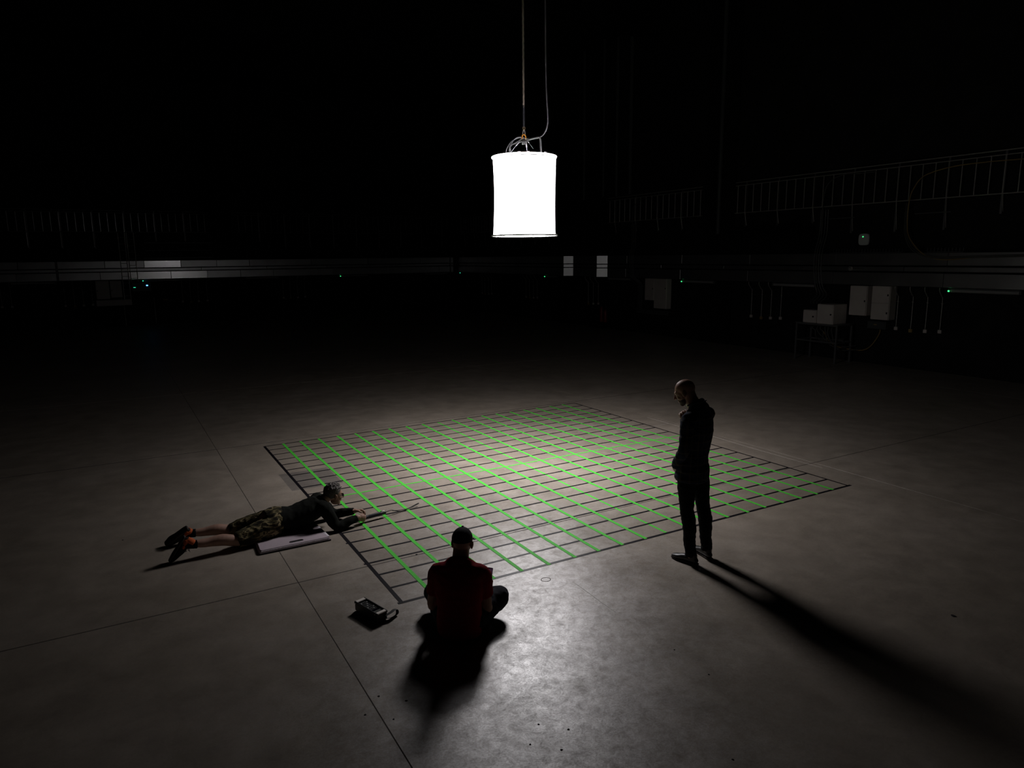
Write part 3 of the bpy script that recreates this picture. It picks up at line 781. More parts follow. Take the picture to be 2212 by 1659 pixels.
# ------------------------------------------------------------------ vertical cable runs on the right wall
def cable(pts, r, m, label, name='wall_cable', group='cables on the right wall'):
    pts = [on_right(*p) for p in pts]
    return tag(MB().tube(pts, r, sub=6, seg=8).build(name, MAT[m], off=pts[0], smooth=50), label, 'cable', group)
cable(((-1.2, .25, 4.90), (-.25, .25, 4.91), (.49, .25, 4.93), (1.25, .25, 4.91), (1.89, .25, 4.77), (2.14, .25, 4.48), (2.22, .25, 4.18), (2.22, .25, 3.67), (2.13, .28, 3.33),
       (1.83, .30, 2.98), (1.54, .30, 2.82), (1.13, .30, 2.76), (.27, .30, 2.83), (-.9, .30, 2.84)), .012, 'cable_y', 'ochre cable in a wide loop from railing to trunking at right edge')
for k, (dy, dz) in enumerate(((.10, 0), (.06, .02), (.02, .04))):
    cable(((2.22 + dy, .19, 4.14), (2.21 + dy, .2, 3.5), (2.02 + dy, .26, 3.09 + dz), (1.70 + dy, .3, 2.88 + dz), (1.36, .31, 2.79 + dz), (.8, .31, 2.80 + dz), (-.9, .31, 2.84 + dz)), .010, 'cable_k',
          'dark cable swept round beside the ochre loop, %s of three' % ('outermost', 'middle', 'innermost')[k])
cable(((3.2, .2, 5.0), (3.76, .2, 5.01), (4.05, .2, 5.03), (4.42, .2, 4.94), (4.63, .2, 4.76), (4.70, .2, 4.47), (4.71, .2, 4.09), (4.7, .2, 3.2)), .011, 'cable_k',
      'dark cable arching from the railing down to the tall conduits')
for k, y in enumerate((4.83, 4.76, 4.68, 4.60)):
    cable(((y, .1, 4.13), (y, .1, 3.5), (y - .03, .29, 2.95), (y - .04, .29, 2.4), (y - .12, .29, 2.02), (y - .2 - .03 * k, .32, 1.8), (y - .24 - .03 * k, .6, 1.62), (y - .3 - .03 * k, .7, 1.585)), .014, 'dkmetal' if k != 1 else 'cable_k',
          'tall conduit running down to the equipment stand, %s from the left' % ORD[k], 'riser_conduit', 'riser conduits above the stand')
for k, y in enumerate((12.98, 12.88, 12.78)):
    cable(((y, .17, 4.1), (y, .17, 3.3), (y - .02, .28, 2.95), (y - .03, .28, 2.4), (y - .12, .27, 2.12), (y - .25, .12, 1.95), (y - .3, .06, 1.75), (y - .3, .06, .92)), .013, 'dkmetal' if k else 'cable_k',
          'tall conduit running down left of the grey wall panels, %s from the left' % ORD[k], 'riser_conduit', 'riser conduits by the panels')
cable(((12.0, .2, 4.95), (12.4, .2, 4.98), (12.75, .2, 4.85), (12.93, .2, 4.6), (12.97, .15, 4.1)), .010, 'cable_k', 'short dark cable arching down from the railing by the grey panels')
for a, b, z, lab in ((3.72, 4.48, 3.875, 'beside the white wall unit'), (1.22, 2.08, 3.88, 'inside the ochre cable loop')):
    tag(MB().cyl(on_right(a, .2, z), on_right(b, .2, z), .012, 8).build('support_arm', MAT['dkmetal'], off=on_right(a, .2, z)), 'short horizontal steel arm %s' % lab, 'bracket')
# high vertical pipes by the columns
for k, (y, r, off) in enumerate(((16.2, .07, .12), (14.45, .05, .45), (14.05, .06, .12), (13.2, .08, .14), (8.6, .07, .19))):
    o = MB().cyl(on_right(y, off, 5.2 if k < 4 else 3.6), on_right(y, off, ZC - .01), r, 16).build('riser_pipe', MAT['enamel_d'], off=on_right(y, off, 5.2), smooth=40)
    tag(o, ('dark vertical pipe rising to the roof, %s counted from the far end' % ORD[k]) if k < 4 else 'dark vertical pipe in front of the wide wall column', 'pipe', 'riser pipes on the right wall')
# studded ledges on the trunking
for a, b, lab in ((2.35, 4.39, 'under the white wall unit'), (.86, 1.71, 'under the ochre cable loop')):
    c = on_right((a + b) / 2, .12, 2.94)
    r = thing('cable_rack', c, 'low cable rack with small pegs on the trunking %s' % lab, 'rack', 'cable racks on the trunking')
    MB().box(on_right((a + b) / 2, .12, 2.945), (.12, b - a, .02), ch=.003).build('rack_base', MAT['dkmetal'], r, off=c)
    y = a
    while y < b:
        MB().box(on_right(y, .16, 3.0), (.012, .012, .09)).build('peg', MAT['dkmetal'], r, off=c)
        y += .085
# ventilation ducts
dc = on_right(6.2, .42, 3.32)
dd = thing('ventilation_duct', dc, 'dark round ventilation duct along the right wall under the railing', 'duct')
MB().tube([on_right(4.98, .40, 3.32), on_right(7.95, .40, 3.32)], [.36, .36], seg=32, sub=1, cap='flat').build('duct_body', MAT['column'], dd, off=dc, smooth=40)
for y in (5.3, 6.6, 7.7):
    MB().tube([on_right(y - .02, .40, 3.32), on_right(y + .02, .40, 3.32)], [.37, .37], seg=32, sub=1, cap='flat').build('duct_seam', MAT['column'], dd, off=dc, smooth=40)
dc = on_right(-1, .42, 3.4)
# white rounded wall unit with a green light, and camera
c = on_right(3.50, .04, 3.295)
ap = thing('wall_unit', c, 'white rounded square wireless unit with green light on the right wall', 'wall unit')
bm = bmesh.new(); pts = []
for k in range(48):
    a = 2 * PI * k / 48; ca, sa = math.cos(a), math.sin(a)
    q = (abs(ca) ** 4 + abs(sa) ** 4) ** -.25
    pts.append((q * ca * .155, q * sa * .155))
m = MB()
for off, sc in ((.012, .97), (.02, 1.0), (.05, .99), (.062, .93)):
    m.v += [on_right(3.50 + p[0] * sc, off, 3.295 + p[1] * sc) for p in pts]
for i in range(3):
    for j in range(48): m.f.append([i * 48 + j, i * 48 + (j + 1) % 48, (i + 1) * 48 + (j + 1) % 48, (i + 1) * 48 + j])
m.f += [list(range(48))[::-1], list(range(144, 192))]
bm.free()
m.build('cover', MAT['white_plastic'], ap, off=c, smooth=35)
MB().ell(on_right(3.52, .063, 3.365), (.006, .020, .014), seg=10, rings=6).build('led', MAT['led_green'], ap, off=c)
MB().box(on_right(3.5, .006, 3.295), (.012, .18, .18)).build('mount_plate', MAT['enamel_d'], ap, off=c)
c = on_right(3.66, .3, 2.53)
cm = thing('dome_camera', c, 'small round camera fixed on the right wall trunking', 'camera')
MB().cyl(on_right(3.66, .272, 2.53), on_right(3.66, .31, 2.53), .055, 20).build('mount', MAT['enamel'], cm, off=c, smooth=40)
MB().ell(on_right(3.66, .315, 2.53), (.045, .045, .045)).build('dome', MAT['tube_off'], cm, off=c, smooth=60)
MB().cyl(on_right(3.62, .27, 2.53), on_right(3.30, .27, 2.525), .012, 8).build('cable_tail', MAT['cable_k'], cm, off=c)

# ------------------------------------------------------------------ far wall: ladders, cabinet, pipes
for k, (a, b) in enumerate(((-4.24, -3.98), (-3.90, -3.62))):
    c = on_far((a + b) / 2, .3, 1.2)
    r = thing('cable_ladder', c, '%s of two upright cable ladders on the far wall' % ('left', 'right')[k], 'cable ladder', 'cable ladders on the far wall')
    zl = 1.22 if k == 0 else 2.0
    for x in (a, b): MB().box(on_far(x, .32, (4.2 + zl) / 2), (.025, .06, 4.2 - zl), ch=.003).build('side_rail', MAT['steel'], r, off=c)
    z = zl + .15
    while z < 4.15:
        MB().cyl(on_far(a, .32, z), on_far(b, .32, z), .010, 6).build('rung', MAT['steel'], r, off=c); z += .29
cabinet(-5.33, -4.80, 1.25, 2.07, .22, 1, 'grey steel cabinet on the far wall above the pale tray', (1.62,), on_far)
cabinet(-4.76, -4.30, 1.30, 2.05, .12, 1, 'narrow steel cabinet on the far wall behind the cable ladders', (1.62,), on_far)
c = on_far(-4.66, .2, .95)
r = thing('wall_tray', c, 'pale grey wall tray below the far wall cabinets', 'tray')
MB().box(on_far(-4.66, .21, .96), (1.40, .40, .02), ch=.004).build('tray_base', MAT['enamel'], r, off=c)
MB().box(on_far(-4.66, .405, 1.085), (1.40, .02, .24), ch=.004).build('tray_front', MAT['enamel'], r, off=c)
for s in (-1, 1): MB().box(on_far(-4.66 + s * .69, .2, 1.085), (.02, .38, .24), ch=.004).build('tray_end', MAT['enamel'], r, off=c)
for k, (x0, x1, z, rr, off) in enumerate(((-3.21, -.37, 3.74, .03, .25), (-3.15, -.36, 3.39, .022, .2), (-3.30, -.36, 3.05, .03, .2))):
    tag(MB().cyl(on_far(x0, off, z), on_far(x1, off, z), rr, 12).build('wall_pipe', MAT['dkmetal'], off=on_far(x0, off, z), smooth=40),
        '%s of three short horizontal pipes left of the far wall column' % ('topmost', 'middle', 'lowest')[k], 'pipe', 'short pipes on the far wall')
for k, x in enumerate((-4.28, -3.03)):
    tag(MB().cyl(on_far(x, .1, .01), on_far(x, .1, .93 if k == 0 else 1.25), .012, 8).build('floor_conduit', MAT['steel'], off=on_far(x, .1, 0), smooth=40),
        ('thin upright conduit below the pale wall tray' if k == 0 else 'thin upright conduit right of the control box on the far wall'), 'conduit')
tag(MB().box(on_far(-2.55, .03, 1.12), (.22, .05, .07), ch=.008).build('socket_plate', MAT['cable_y'], off=on_far(-2.55, .03, 1.12)), 'small ochre socket plate low on the far wall', 'socket')

# ------------------------------------------------------------------ people
def skin_mesh(mb, name, material, parent, off, voxel=.007, smooth=4, wr=0.0, wf=(10, 10, 10), clip=()):
    """fuse the overlapping closed volumes of mb into one continuous surface"""
    me = mb.mesh('tmp', off)
    ob = bpy.data.objects.new('tmp', me); COL.objects.link(ob)
    md = ob.modifiers.new('r', 'REMESH'); md.mode = 'VOXEL'; md.voxel_size = voxel
    dg = bpy.context.evaluated_depsgraph_get()
    res = bpy.data.meshes.new_from_object(ob.evaluated_get(dg))
    bpy.data.objects.remove(ob); bpy.data.meshes.remove(me)
    bm = bmesh.new(); bm.from_mesh(res)
    for _ in range(smooth):
        bmesh.ops.smooth_vert(bm, verts=bm.verts, factor=.5, use_axis_x=True, use_axis_y=True, use_axis_z=True)
    for co, no in clip:
        g = bm.verts[:] + bm.edges[:] + bm.faces[:]
        r = bmesh.ops.bisect_plane(bm, geom=g, plane_co=Vector(co) - Vector(off), plane_no=Vector(no), clear_outer=True)
        ed = [e for e in r['geom_cut'] if isinstance(e, bmesh.types.BMEdge)]
        if ed: bmesh.ops.edgeloop_fill(bm, edges=ed)
    if wr:
        bm.normal_update()
        for v in bm.verts:
            q = Vector((v.co.x * wf[0], v.co.y * wf[1], v.co.z * wf[2]))
            n1 = noise.noise(q); n2 = noise.noise(q * 2.3 + Vector((5, 1, 3)))
            v.co += v.normal * (wr * ((1 - abs(n1) * 2.2) * .7 + n2 * .5))
    bm.to_mesh(res); bm.free()
    for p in res.polygons: p.use_smooth = True
    res.name = name
    res.materials.clear(); res.materials.append(material)
    return link(name, res, parent, None if parent else off)

def head(mb, H, s=1.0, ears=True):
    E = lambda c, r, rot=None: mb.ell((0, 0, 0), [x * s for x in r], H @ Matrix.Translation([x * s for x in c]) @ (rot or Matrix.Identity(4)))
    E((0, -.014, .034), (.0755, .099, .088)); E((0, .030, .0), (.066, .064, .090))
    E((0, .028, -.068), (.053, .056, .046)); E((0, .066, -.098), (.025, .021, .021))
    E((.036, .058, -.028), (.026, .026, .024)); E((-.036, .058, -.028), (.026, .026, .024))
    T = lambda pts, rad, **k: mb.tube([[x * s for x in p] for p in pts], [r * s for r in rad], M=H, **k)
    T([(0, .088, .022), (0, .104, -.005), (0, .116, -.028)], [.009, .011, .0135], seg=10)
    E((.012, .100, -.031), (.010, .010, .008)); E((-.012, .100, -.031), (.010, .010, .008))
    T([(-.044, .074, .026), (0, .091, .026), (.044, .074, .026)], [.010, .011, .010], seg=10)
    E((0, .087, -.056), (.024, .010, .007)); E((0, .085, -.068), (.021, .010, .008))
    for q in (-1, 1):
        E((q * .031, .0745, .0105), (.0165, .0125, .0085)); E((q * .031, .0735, -.0075), (.0160, .0115, .0070))
    if ears:
        for q in (-1, 1):
            E((q * .080, -.008, -.004), (.010, .021, .033), Matrix.Rotation(.25, 4, 'X') @ Matrix.Rotation(-q * .35, 4, 'Z'))
            E((q * .079, -.003, -.030), (.008, .010, .012))

def eyes(H, parent, off, s=1.0):
    for q in (-1, 1):
        e = MB().ell((0, 0, 0), (.0118, .0118, .0118), H @ Matrix.Translation((q * .031 * s, .0755 * s, .004 * s)), 12, 8).build('eye', MAT['eye'], parent, off=off, smooth=60)
        MB().ell((0, 0, 0), (.0058, .0030, .0058), H @ Matrix.Translation((q * .031 * s, .0862 * s, .0025 * s)), 12, 8).build('iris', MAT['iris'], e, off=off, smooth=60)

def hand(mb, M, thumb, curl, tcurl=.5, spread=.09):
    """M: wrist frame, +y towards the fingers, +z back of the hand; thumb = +1 or -1 side along x"""
    mb.tube([(0, -.03, 0), (0, .0, 0), (0, .035, .001), (0, .08, .002)], [(.026, .020), (.027, .018), (.037, .016), (.040, .014)], ref=(1, 0, 0), seg=14, M=M)
    for k, (x, ln, r) in enumerate(((.0315, .072, .0082), (.0107, .080, .0084), (-.0105, .074, .0081), (-.0310, .058, .0072))):
        x *= thumb; a = 0.0; p = Vector((x, .078 - .006 * abs(k - 1), .002)); pts = [p - Vector((0, .02, 0)), p]
        dirx = (x / .03) * spread
        c = curl[k] if isinstance(curl, (list, tuple)) else curl
        for seg_l, f in ((.42, .9), (.32, 1.15), (.26, .8)):
            a += c * f
            p = p + Vector((math.sin(dirx) * math.cos(a), math.cos(a) * math.cos(dirx), -math.sin(a))) * (ln * seg_l)
            pts.append(p.copy())
        mb.tube(pts, [r, r * 1.03, r, r * .93, r * .85], seg=12, sub=3, M=M)
    q = thumb
    mb.tube([(q * .022, .012, -.004), (q * .042, .038, -.012), (q * (.050 - .010 * tcurl), .066, -.018 - .012 * tcurl), (q * (.050 - .028 * tcurl), .090, -.022 - .02 * tcurl)],
            [.015, .0125, .0105, .0088], seg=10, sub=4, M=M)

def shoe(mb_up, mb_sole, M, ln=.29):
    """M: +y towards the toe, +z up, origin under the ankle at sole level; heel at -0.07"""
    k = ln / .29
    mb_sole.tube([(0, -.075 * k, .012), (0, -.03 * k, .012), (0, .05 * k, .012), (0, .13 * k, .012), (0, .195 * k, .015)],
                 [(.030, .012), (.036, .013), (.037, .012), (.047, .012), (.030, .012)], ref=(1, 0, 0), seg=18, sub=4, M=M)
    mb_up.tube([(0, -.055 * k, .045), (0, -.01 * k, .050), (0, .06 * k, .047), (0, .13 * k, .037), (0, .185 * k, .030)],
               [(.029, .030), (.035, .036), (.038, .036), (.044, .026), (.031, .017)], ref=(1, 0, 0), seg=18, sub=4, M=M)
    mb_up.tube([(0, -.03 * k, .05), (0, -.028 * k, .085), (0, -.025 * k, .105)], [(.033, .040), (.034, .042), (.035, .043)], ref=(1, 0, 0), seg=16, sub=3, cap='flat', M=M)

def laces(M, parent, off, m='rubber', bow=True, k=1.0):
    mb = MB()
    for i in range(4):
        y = (.045 + .022 * i) * k; z = .086 - .011 * i; w = .026
        mb.tube([(-w, y, z - .006), (0, y + .004, z + .004), (w, y + .006, z - .006)], .0028, seg=6, sub=3, M=M)
    if bow:
        for q in (-1, 1):
            mb.tube([(0, .03 * k, .096), (q * .022, .035 * k, .112), (q * .042, .03 * k, .108), (q * .036, .022 * k, .094), (0, .03 * k, .096)], .0024, seg=6, sub=4, M=M)
    return mb.build('laces', MAT[m], parent, off=off, smooth=60)

# ---- person standing at the right of the grid ---------------------------------------------------
B = Vector((-.22, -3.66, 0)); V = Vector
Lank, Rank = V((-.340, -3.750, .10)), V((-.105, -3.725, .10))
Lkn, Rkn = V((-.308, -3.650, .49)), V((-.100, -3.655, .49))
Lhp, Rhp = V((-.305, -3.62, .90)), V((-.115, -3.590, .90))
pel, wai, chs, upc = V((-.212, -3.605, .95)), V((-.195, -3.615, 1.10)), V((-.185, -3.635, 1.28)), V((-.195, -3.640, 1.41))
Lsh, Rsh = V((-.370, -3.695, 1.425)), V((-.022, -3.590, 1.425))
Lel, Rel = V((-.435, -3.715, 1.145)), V((-.070, -3.430, 1.19))
Lwr, Rwr = V((-.395, -3.560, .945)), V((-.215, -3.470, 1.37))
nk0, nk1 = V((-.205, -3.620, 1.50)), V((-.232, -3.565, 1.59))
hyaw, hpit = math.radians(34), math.radians(-24)      # turned to his left, looking down
H = Matrix.Translation((-.268, -3.525, 1.652)) @ Matrix.Rotation(hyaw, 4, 'Z') @ Matrix.Rotation(hpit, 4, 'X')
side = (Rsh - Lsh).normalized()
mb = MB()
head(mb, H, 1.0)
mb.tube([nk0 - V((0, .02, .05)), nk0, nk1, V((-.255, -3.555, 1.66))], [.070, .068, .066, .062], seg=18)
mb.tube([pel - V((0, 0, .06)), pel, wai, chs, upc, nk0], [(.15, .10), (.16, .105), (.14, .095), (.155, .105), (.14, .09), (.06, .05)], ref=side, seg=24)
mb.tube([upc, Lsh, Lsh.lerp(Lel, .5), Lel, Lel.lerp(Lwr, .5), Lwr], [.05, .05, .044, .038, .036, .027], seg=14)
mb.tube([upc, Rsh, Rsh.lerp(Rel, .5), Rel, Rel.lerp(Rwr, .5), Rwr], [.05, .05, .044, .038, .036, .027], seg=14)
for hp, kn, an in ((Lhp, Lkn, Lank), (Rhp, Rkn, Rank)):
    mb.tube([hp, hp.lerp(kn, .5), kn, kn.lerp(an, .35) - V((0, .015, 0)), kn.lerp(an, .7), an, an - V((0, 0, .04))], [.078, .068, .05, .052, .04, .033, .033], seg=16)
hand(mb, frame(Lwr, V((.045, .05, -.07)), V((-1, .2, -.4))), 1, [.55, .6, .65, .7], .6)
hand(mb, frame(Rwr, V((-.07, -.02, .12)), V((.25, .9, .2))), -1, [.55, .65, .7, .75], .2)
MAT_STUB = MAT['skin']
person = tag(skin_mesh(mb, 'person', MAT['skin'], None, B, .004, 5), 'person standing with head bowed, in dark plaid shirt, black trousers and black shoes', 'person')
eyes(H, person, B)
mb = MB()
for c, r in (((0, .028, -.069), (.0545, .0575, .0475)), ((0, .066, -.099), (.0265, .0225, .0225)), ((0, .074, -.060), (.030, .018, .016))):
    mb.ell((0, 0, 0), r, H @ Matrix.Translation(c))
hz = H.to_3x3() @ V((0, 0, 1)); hy = H.to_3x3() @ V((0, 1, 0))
skin_mesh(mb, 'beard', MAT['beard'], person, B, .006, 3, .002, (120, 120, 120), clip=((H @ V((0, .03, -.048)), (hz + hy * -.35)), (H @ V((0, -.005, 0)), -hy)))
mb = MB()
mb.tube([V((-.215, -3.60, .80)), pel - V((0, 0, .05)), pel + V((0, 0, .03)), wai, chs, upc, V((-.196, -3.640, 1.49)), V((-.203, -3.628, 1.535)), V((-.212, -3.61, 1.565))],
        [(.196, .156), (.192, .150), (.178, .134), (.165, .122), (.178, .128), (.172, .118), (.128, .098), (.092, .082), (.076, .074)], ref=side, seg=28, cap='flat')
mb.tube([upc + side * -.05, Lsh, Lsh.lerp(Lel, .5), Lel, Lel.lerp(Lwr, .55), Lel.lerp(Lwr, .93)], [.07, .070, .062, .056, .050, .043], seg=16)
mb.tube([upc + side * .05, Rsh, Rsh.lerp(Rel, .5), Rel, Rel.lerp(Rwr, .55), Rel.lerp(Rwr, .93)], [.07, .070, .062, .056, .050, .043], seg=16)
shirt = skin_mesh(mb, 'shirt', MAT['plaid'], person, B, .008, 3, .006, (9, 9, 13))
mb = MB()
mb.tube([V((-.284, -3.595, 1.535)), V((-.277, -3.655, 1.56)), V((-.224, -3.695, 1.578)), V((-.157, -3.675, 1.578)), V((-.132, -3.62, 1.56)), V((-.147, -3.56, 1.53))], [(.008, .026)] * 6, ref=(0, .3, 1), seg=10, sub=4)
skin_mesh(mb, 'collar', MAT['plaid'], shirt, B, .006, 2)
mb = MB()
mb.tube([pel + V((0, 0, .06)), pel, pel - V((0, 0, .10))], [(.150, .112), (.160, .120), (.146, .112)], ref=side, seg=24)
for hp, kn, an in ((Lhp, Lkn, Lank), (Rhp, Rkn, Rank)):
    mb.tube([hp + V((0, 0, .02)), hp.lerp(kn, .35), hp.lerp(kn, .7), kn, kn.lerp(an, .3) - V((0, .018, 0)), kn.lerp(an, .7), an + V((0, 0, .03)), an - V((0, 0, .02))],
            [.090, .088, .074, .066, .066, .056, .052, .054], seg=18, cap='flat')
skin_mesh(mb, 'trousers', MAT['jeans'], person, B, .008, 3, .007, (9, 9, 16))
for an, d in ((Lank, V((-.075, .30, 0))), (Rank, V((.05, .27, 0)))):
    Mf = frame((an.x, an.y, 0.0), d, (0, 0, 1)); u, so = MB(), MB(); shoe(u, so, Mf, .30)
    s = skin_mesh(u, 'shoe', MAT['leather'], person, B, .006, 3)
    skin_mesh(so, 'sole', MAT['sole'], s, B, .006, 2)
    laces(Mf, s, B)

# ---- person seated cross-legged on the floor ----------------------------------------------------
B = Vector((-2.835, -3.78, 0))
fy, rx = V((.602, .799, 0)), V((.799, -.602, 0))
def S(x, y, z): return B + rx * x + fy * y + V((0, 0, z))
pel, wai, chs, upc, nk0, nk1 = S(0, .0, .125), S(0, .0, .26), S(0, .02, .40), S(0, .05, .52), S(0, .08, .585), S(0, .115, .66)
H = frame(S(0.008, .135, .712), fy + V((0, 0, -.28)) + rx * .05, (0, 0, 1))
Lsh, Rsh = S(-.180, .06, .495), S(.172, .06, .495)
Lel, Rel = S(-.235, .08, .195), S(.205, .09, .19)
Lwr, Rwr = S(-.10, .30, .22), S(.175, .33, .225)
Lhp, Rhp = S(-.10, .02, .12), S(.10, .02, .12)
Lkn, Rkn = S(-.30, .40, .16), S(.268, .35, .165)
Lan, Ran = S(.10, .46, .075), S(-.06, .36, .085)
mb = MB()
head(mb, H, 1.0)
mb.tube([nk0 - V((0, 0, .05)), nk0, nk1, S(0, .125, .70)], [.072, .068, .064, .060], seg=18)
mb.tube([pel - V((0, 0, .03)), pel, wai, chs, upc, nk0], [(.15, .10), (.16, .11), (.15, .105), (.165, .105), (.14, .09), (.06, .05)], ref=rx, seg=24)
for sh_, el, wr_ in ((Lsh, Lel, Lwr), (Rsh, Rel, Rwr)):
    mb.tube([upc, sh_, sh_.lerp(el, .5), el, el.lerp(wr_, .45), wr_], [.05, .056, .052, .044, .043, .028], seg=14)
for hp, kn, an in ((Lhp, Lkn, Lan), (Rhp, Rkn, Ran)):
    mb.tube([hp, hp.lerp(kn, .5), kn, kn.lerp(an, .5), an], [.085, .072, .055, .05, .036], seg=16)
hand(mb, frame(Lwr, rx * .45 + fy * .5 + V((0, 0, .1)), V((0, 0, 1)) - rx * .5), 1, [.5, .55, .6, .6], .5)
hand(mb, frame(Rwr, fy * .35 + V((0, 0, .5)) + rx * .05, rx * .6 + fy * -.8), -1, [.75, .8, .8, .8], .3)
person = tag(skin_mesh(mb, 'person', MAT['skin'], None, B, .004, 5), 'person seated cross-legged seen from behind, in red t-shirt and black cap', 'person')
eyes(H, person, B)
mb = MB()
mb.tube([S(0, -.005, .03), S(0, -.012, .12), wai, chs, S(0, .045, .485), S(0, .06, .545), S(0, .072, .582), S(0, .09, .612)],
        [(.178, .135), (.180, .138), (.176, .130), (.195, .130), (.208, .120), (.178, .104), (.118, .088), (.074, .072)], ref=rx, seg=28, cap='flat')
for q, sh_, el in ((-1, Lsh, Lel), (1, Rsh, Rel)):
    mb.tube([upc + rx * q * .06, sh_, sh_.lerp(el, .30), sh_.lerp(el, .62)], [.07, .070, .071, .067], seg=18, cap='flat')
skin_mesh(mb, 't_shirt', MAT['red_cotton'], person, B, .008, 4, .005, (9, 9, 12))
mb = MB()
mb.tube([pel - V((0, 0, .04)), pel + V((0, 0, .02))], [(.165, .13), (.165, .125)], ref=rx, seg=24, sub=1)
for hp, kn, an in ((Lhp, Lkn, Lan), (Rhp, Rkn, Ran)):
    mb.tube([hp, hp.lerp(kn, .35) , hp.lerp(kn, .7), kn, kn.lerp(an, .35), kn.lerp(an, .7), an + (kn - an) * .06], [.105, .100, .092, .084, .078, .068, .062], seg=18)
skin_mesh(mb, 'trousers', MAT['navy'], person, B, .008, 3, .007, (12, 12, 12), clip=((S(0, 0, .004), (0, 0, -1)),))
for an, kn in ((Lan, Lkn), (Ran, Rkn)):
    d = (an - kn); d.z = 0; d.normalize()
    toe = (d * .7 + fy * .55).normalized()
    Mf = frame(an - V((0, 0, .075)), toe, V((0, 0, 1))); u, so = MB(), MB(); shoe(u, so, Mf, .28)
    s = skin_mesh(u, 'shoe', MAT['leather'], person, B, .006, 3, clip=((S(0, 0, .003), (0, 0, -1)),))
    skin_mesh(so, 'sole', MAT['sole'], s, B, .006, 2, clip=((S(0, 0, .002), (0, 0, -1)),))
# cap
mb = MB()
mb.ell((0, 0, 0), (.083, .107, .092), H @ Matrix.Translation((0, -.012, .040)))
hz = H.to_3x3() @ V((0, 0, 1)); hy = H.to_3x3() @ V((0, 1, 0))
capo = skin_mesh(mb, 'cap', MAT['cap'], person, B, .006, 2, clip=((H @ V((0, 0, .022)), -hz + hy * .12),))
mb = MB(); pts = []
for k in range(13):
    a = PI * (k / 12)
    for rr, zz in ((1.0, 0), (1.55, -.014)):
        pts.append(H @ V((.079 * math.cos(a) * (1 if rr == 1 else 1.02), .070 + .028 * math.sin(a) * rr + (.068 * math.sin(a) if rr > 1 else 0), .038 + zz)))
tk = hz * -.005
mb.v = pts + [p + tk for p in pts]
n2 = len(pts)
for k in range(12):
    a = 2 * k
    mb.f += [[a, a + 1, a + 3, a + 2], [n2 + a + 2, n2 + a + 3, n2 + a + 1, n2 + a], [a + 1, n2 + a + 1, n2 + a + 3, a + 3], [a, a + 2, n2 + a + 2, n2 + a]]
mb.f += [[0, n2, n2 + 1, 1], [n2 - 2, n2 - 1, 2 * n2 - 1, 2 * n2 - 2]]
mb.build('brim', MAT['cap'], capo, off=B, smooth=40)
MB().ell((0, 0, 0), (.010, .010, .007), H @ Matrix.Translation((0, -.012, .133))).build('button', MAT['cap'], capo, off=B, smooth=60)
MB().tube([H @ V(p) for p in ((-.045, -.098, .046), (-.02, -.112, .060), (.0, -.116, .064), (.02, -.112, .060), (.045, -.098, .046))], .0035, seg=6, sub=4).build('strap_gap_seam', MAT['cap'], capo, off=B, smooth=60)
def glasses(H, parent, off, m='rubber'):
    mb = MB()
    for q in (-1, 1):
        n = 16
        mb.tube([H @ V((q * .032 + .024 * math.cos(2 * PI * k / n), .098, .003 + .018 * math.sin(2 * PI * k / n))) for k in range(n)], [.0022] * n, seg=6, sub=1, closed=True)
        mb.tube([H @ V((q * .056, .096, .006)), H @ V((q * .078, .06, .008)), H @ V((q * .085, .0, .008)), H @ V((q * .083, -.028, -.014))], .0024, seg=6, sub=3)
    mb.tube([H @ V((-.009, .100, .008)), H @ V((0, .104, .010)), H @ V((.009, .100, .008))], .002, seg=6, sub=3)
    g = mb.build('glasses', MAT[m], parent, off=off, smooth=60)
    for q in (-1, 1):
        MB().ell((0, 0, 0), (.0225, .0012, .0165), H @ Matrix.Translation((q * .032, .098, .003)), 16, 8).build('lens', MAT['lens'], g, off=off, smooth=60)
    return g
glasses(H, person, B)
# phone in the right hand
Mp = frame(Rwr + fy * .070 + V((0, 0, .085)) - rx * .012, V((0, 0, 1)) + fy * .25 + rx * .12, -fy + V((0, 0, .25)) + rx * .1)
phone = thing('mobile_phone', Mp.translation, 'dark mobile phone held up in the seated person\'s right hand', 'phone')
MB().box((0, 0, 0), (.074, .152, .008), Mp, ch=.003).build('phone_body', MAT['phone'], phone, off=Mp.translation)
MB().box((0, 0, .0043), (.066, .140, .0006), Mp).build('screen', MAT['screen'], phone, off=Mp.translation)

# ---- person lying face down, propped on the elbows ----------------------------------------------
B = Vector((-3.66, -.88, 0))
pel, wai, chs, upc = V((-3.66, -.87, .172)), V((-3.48, -.87, .160)), V((-3.30, -.88, .205)), V((-3.19, -.88, .250))
nk0, nk1 = V((-3.135, -.875, .285)), V((-3.075, -.87, .325))
H = frame(V((-3.005, -.87, .332)), V((1, .12, -.16)), (0, 0, 1))
Rsh, Lsh = V((-3.165, -1.045, .255)), V((-3.155, -.715, .265))
Rel, Lel = V((-3.055, -1.135, .052)), V((-2.985, -.735, .06))
Rwr, Lwr = V((-2.800, -1.088, .094)), V((-2.775, -.90, .105))
Rhp, Lhp = V((-3.68, -.97, .150)), V((-3.68, -.76, .150))
Rkn, Lkn = V((-4.085, -1.055, .085)), V((-4.085, -.665, .062))
Ran, Lan = V((-4.545, -1.075, .150)), V((-4.515, -.625, .105))
mb = MB()
head(mb, H, 1.0)
mb.tube([nk0 - V((.06, 0, .03)), nk0, nk1, V((-3.035, -.87, .335))], [.062, .060, .057, .052], seg=18)
mb.tube([pel - V((.06, 0, 0)), pel, wai, chs, upc, nk0], [(.15, .105), (.16, .11), (.15, .10), (.165, .105), (.15, .09), (.06, .055)], ref=(0, 1, 0), seg=24)
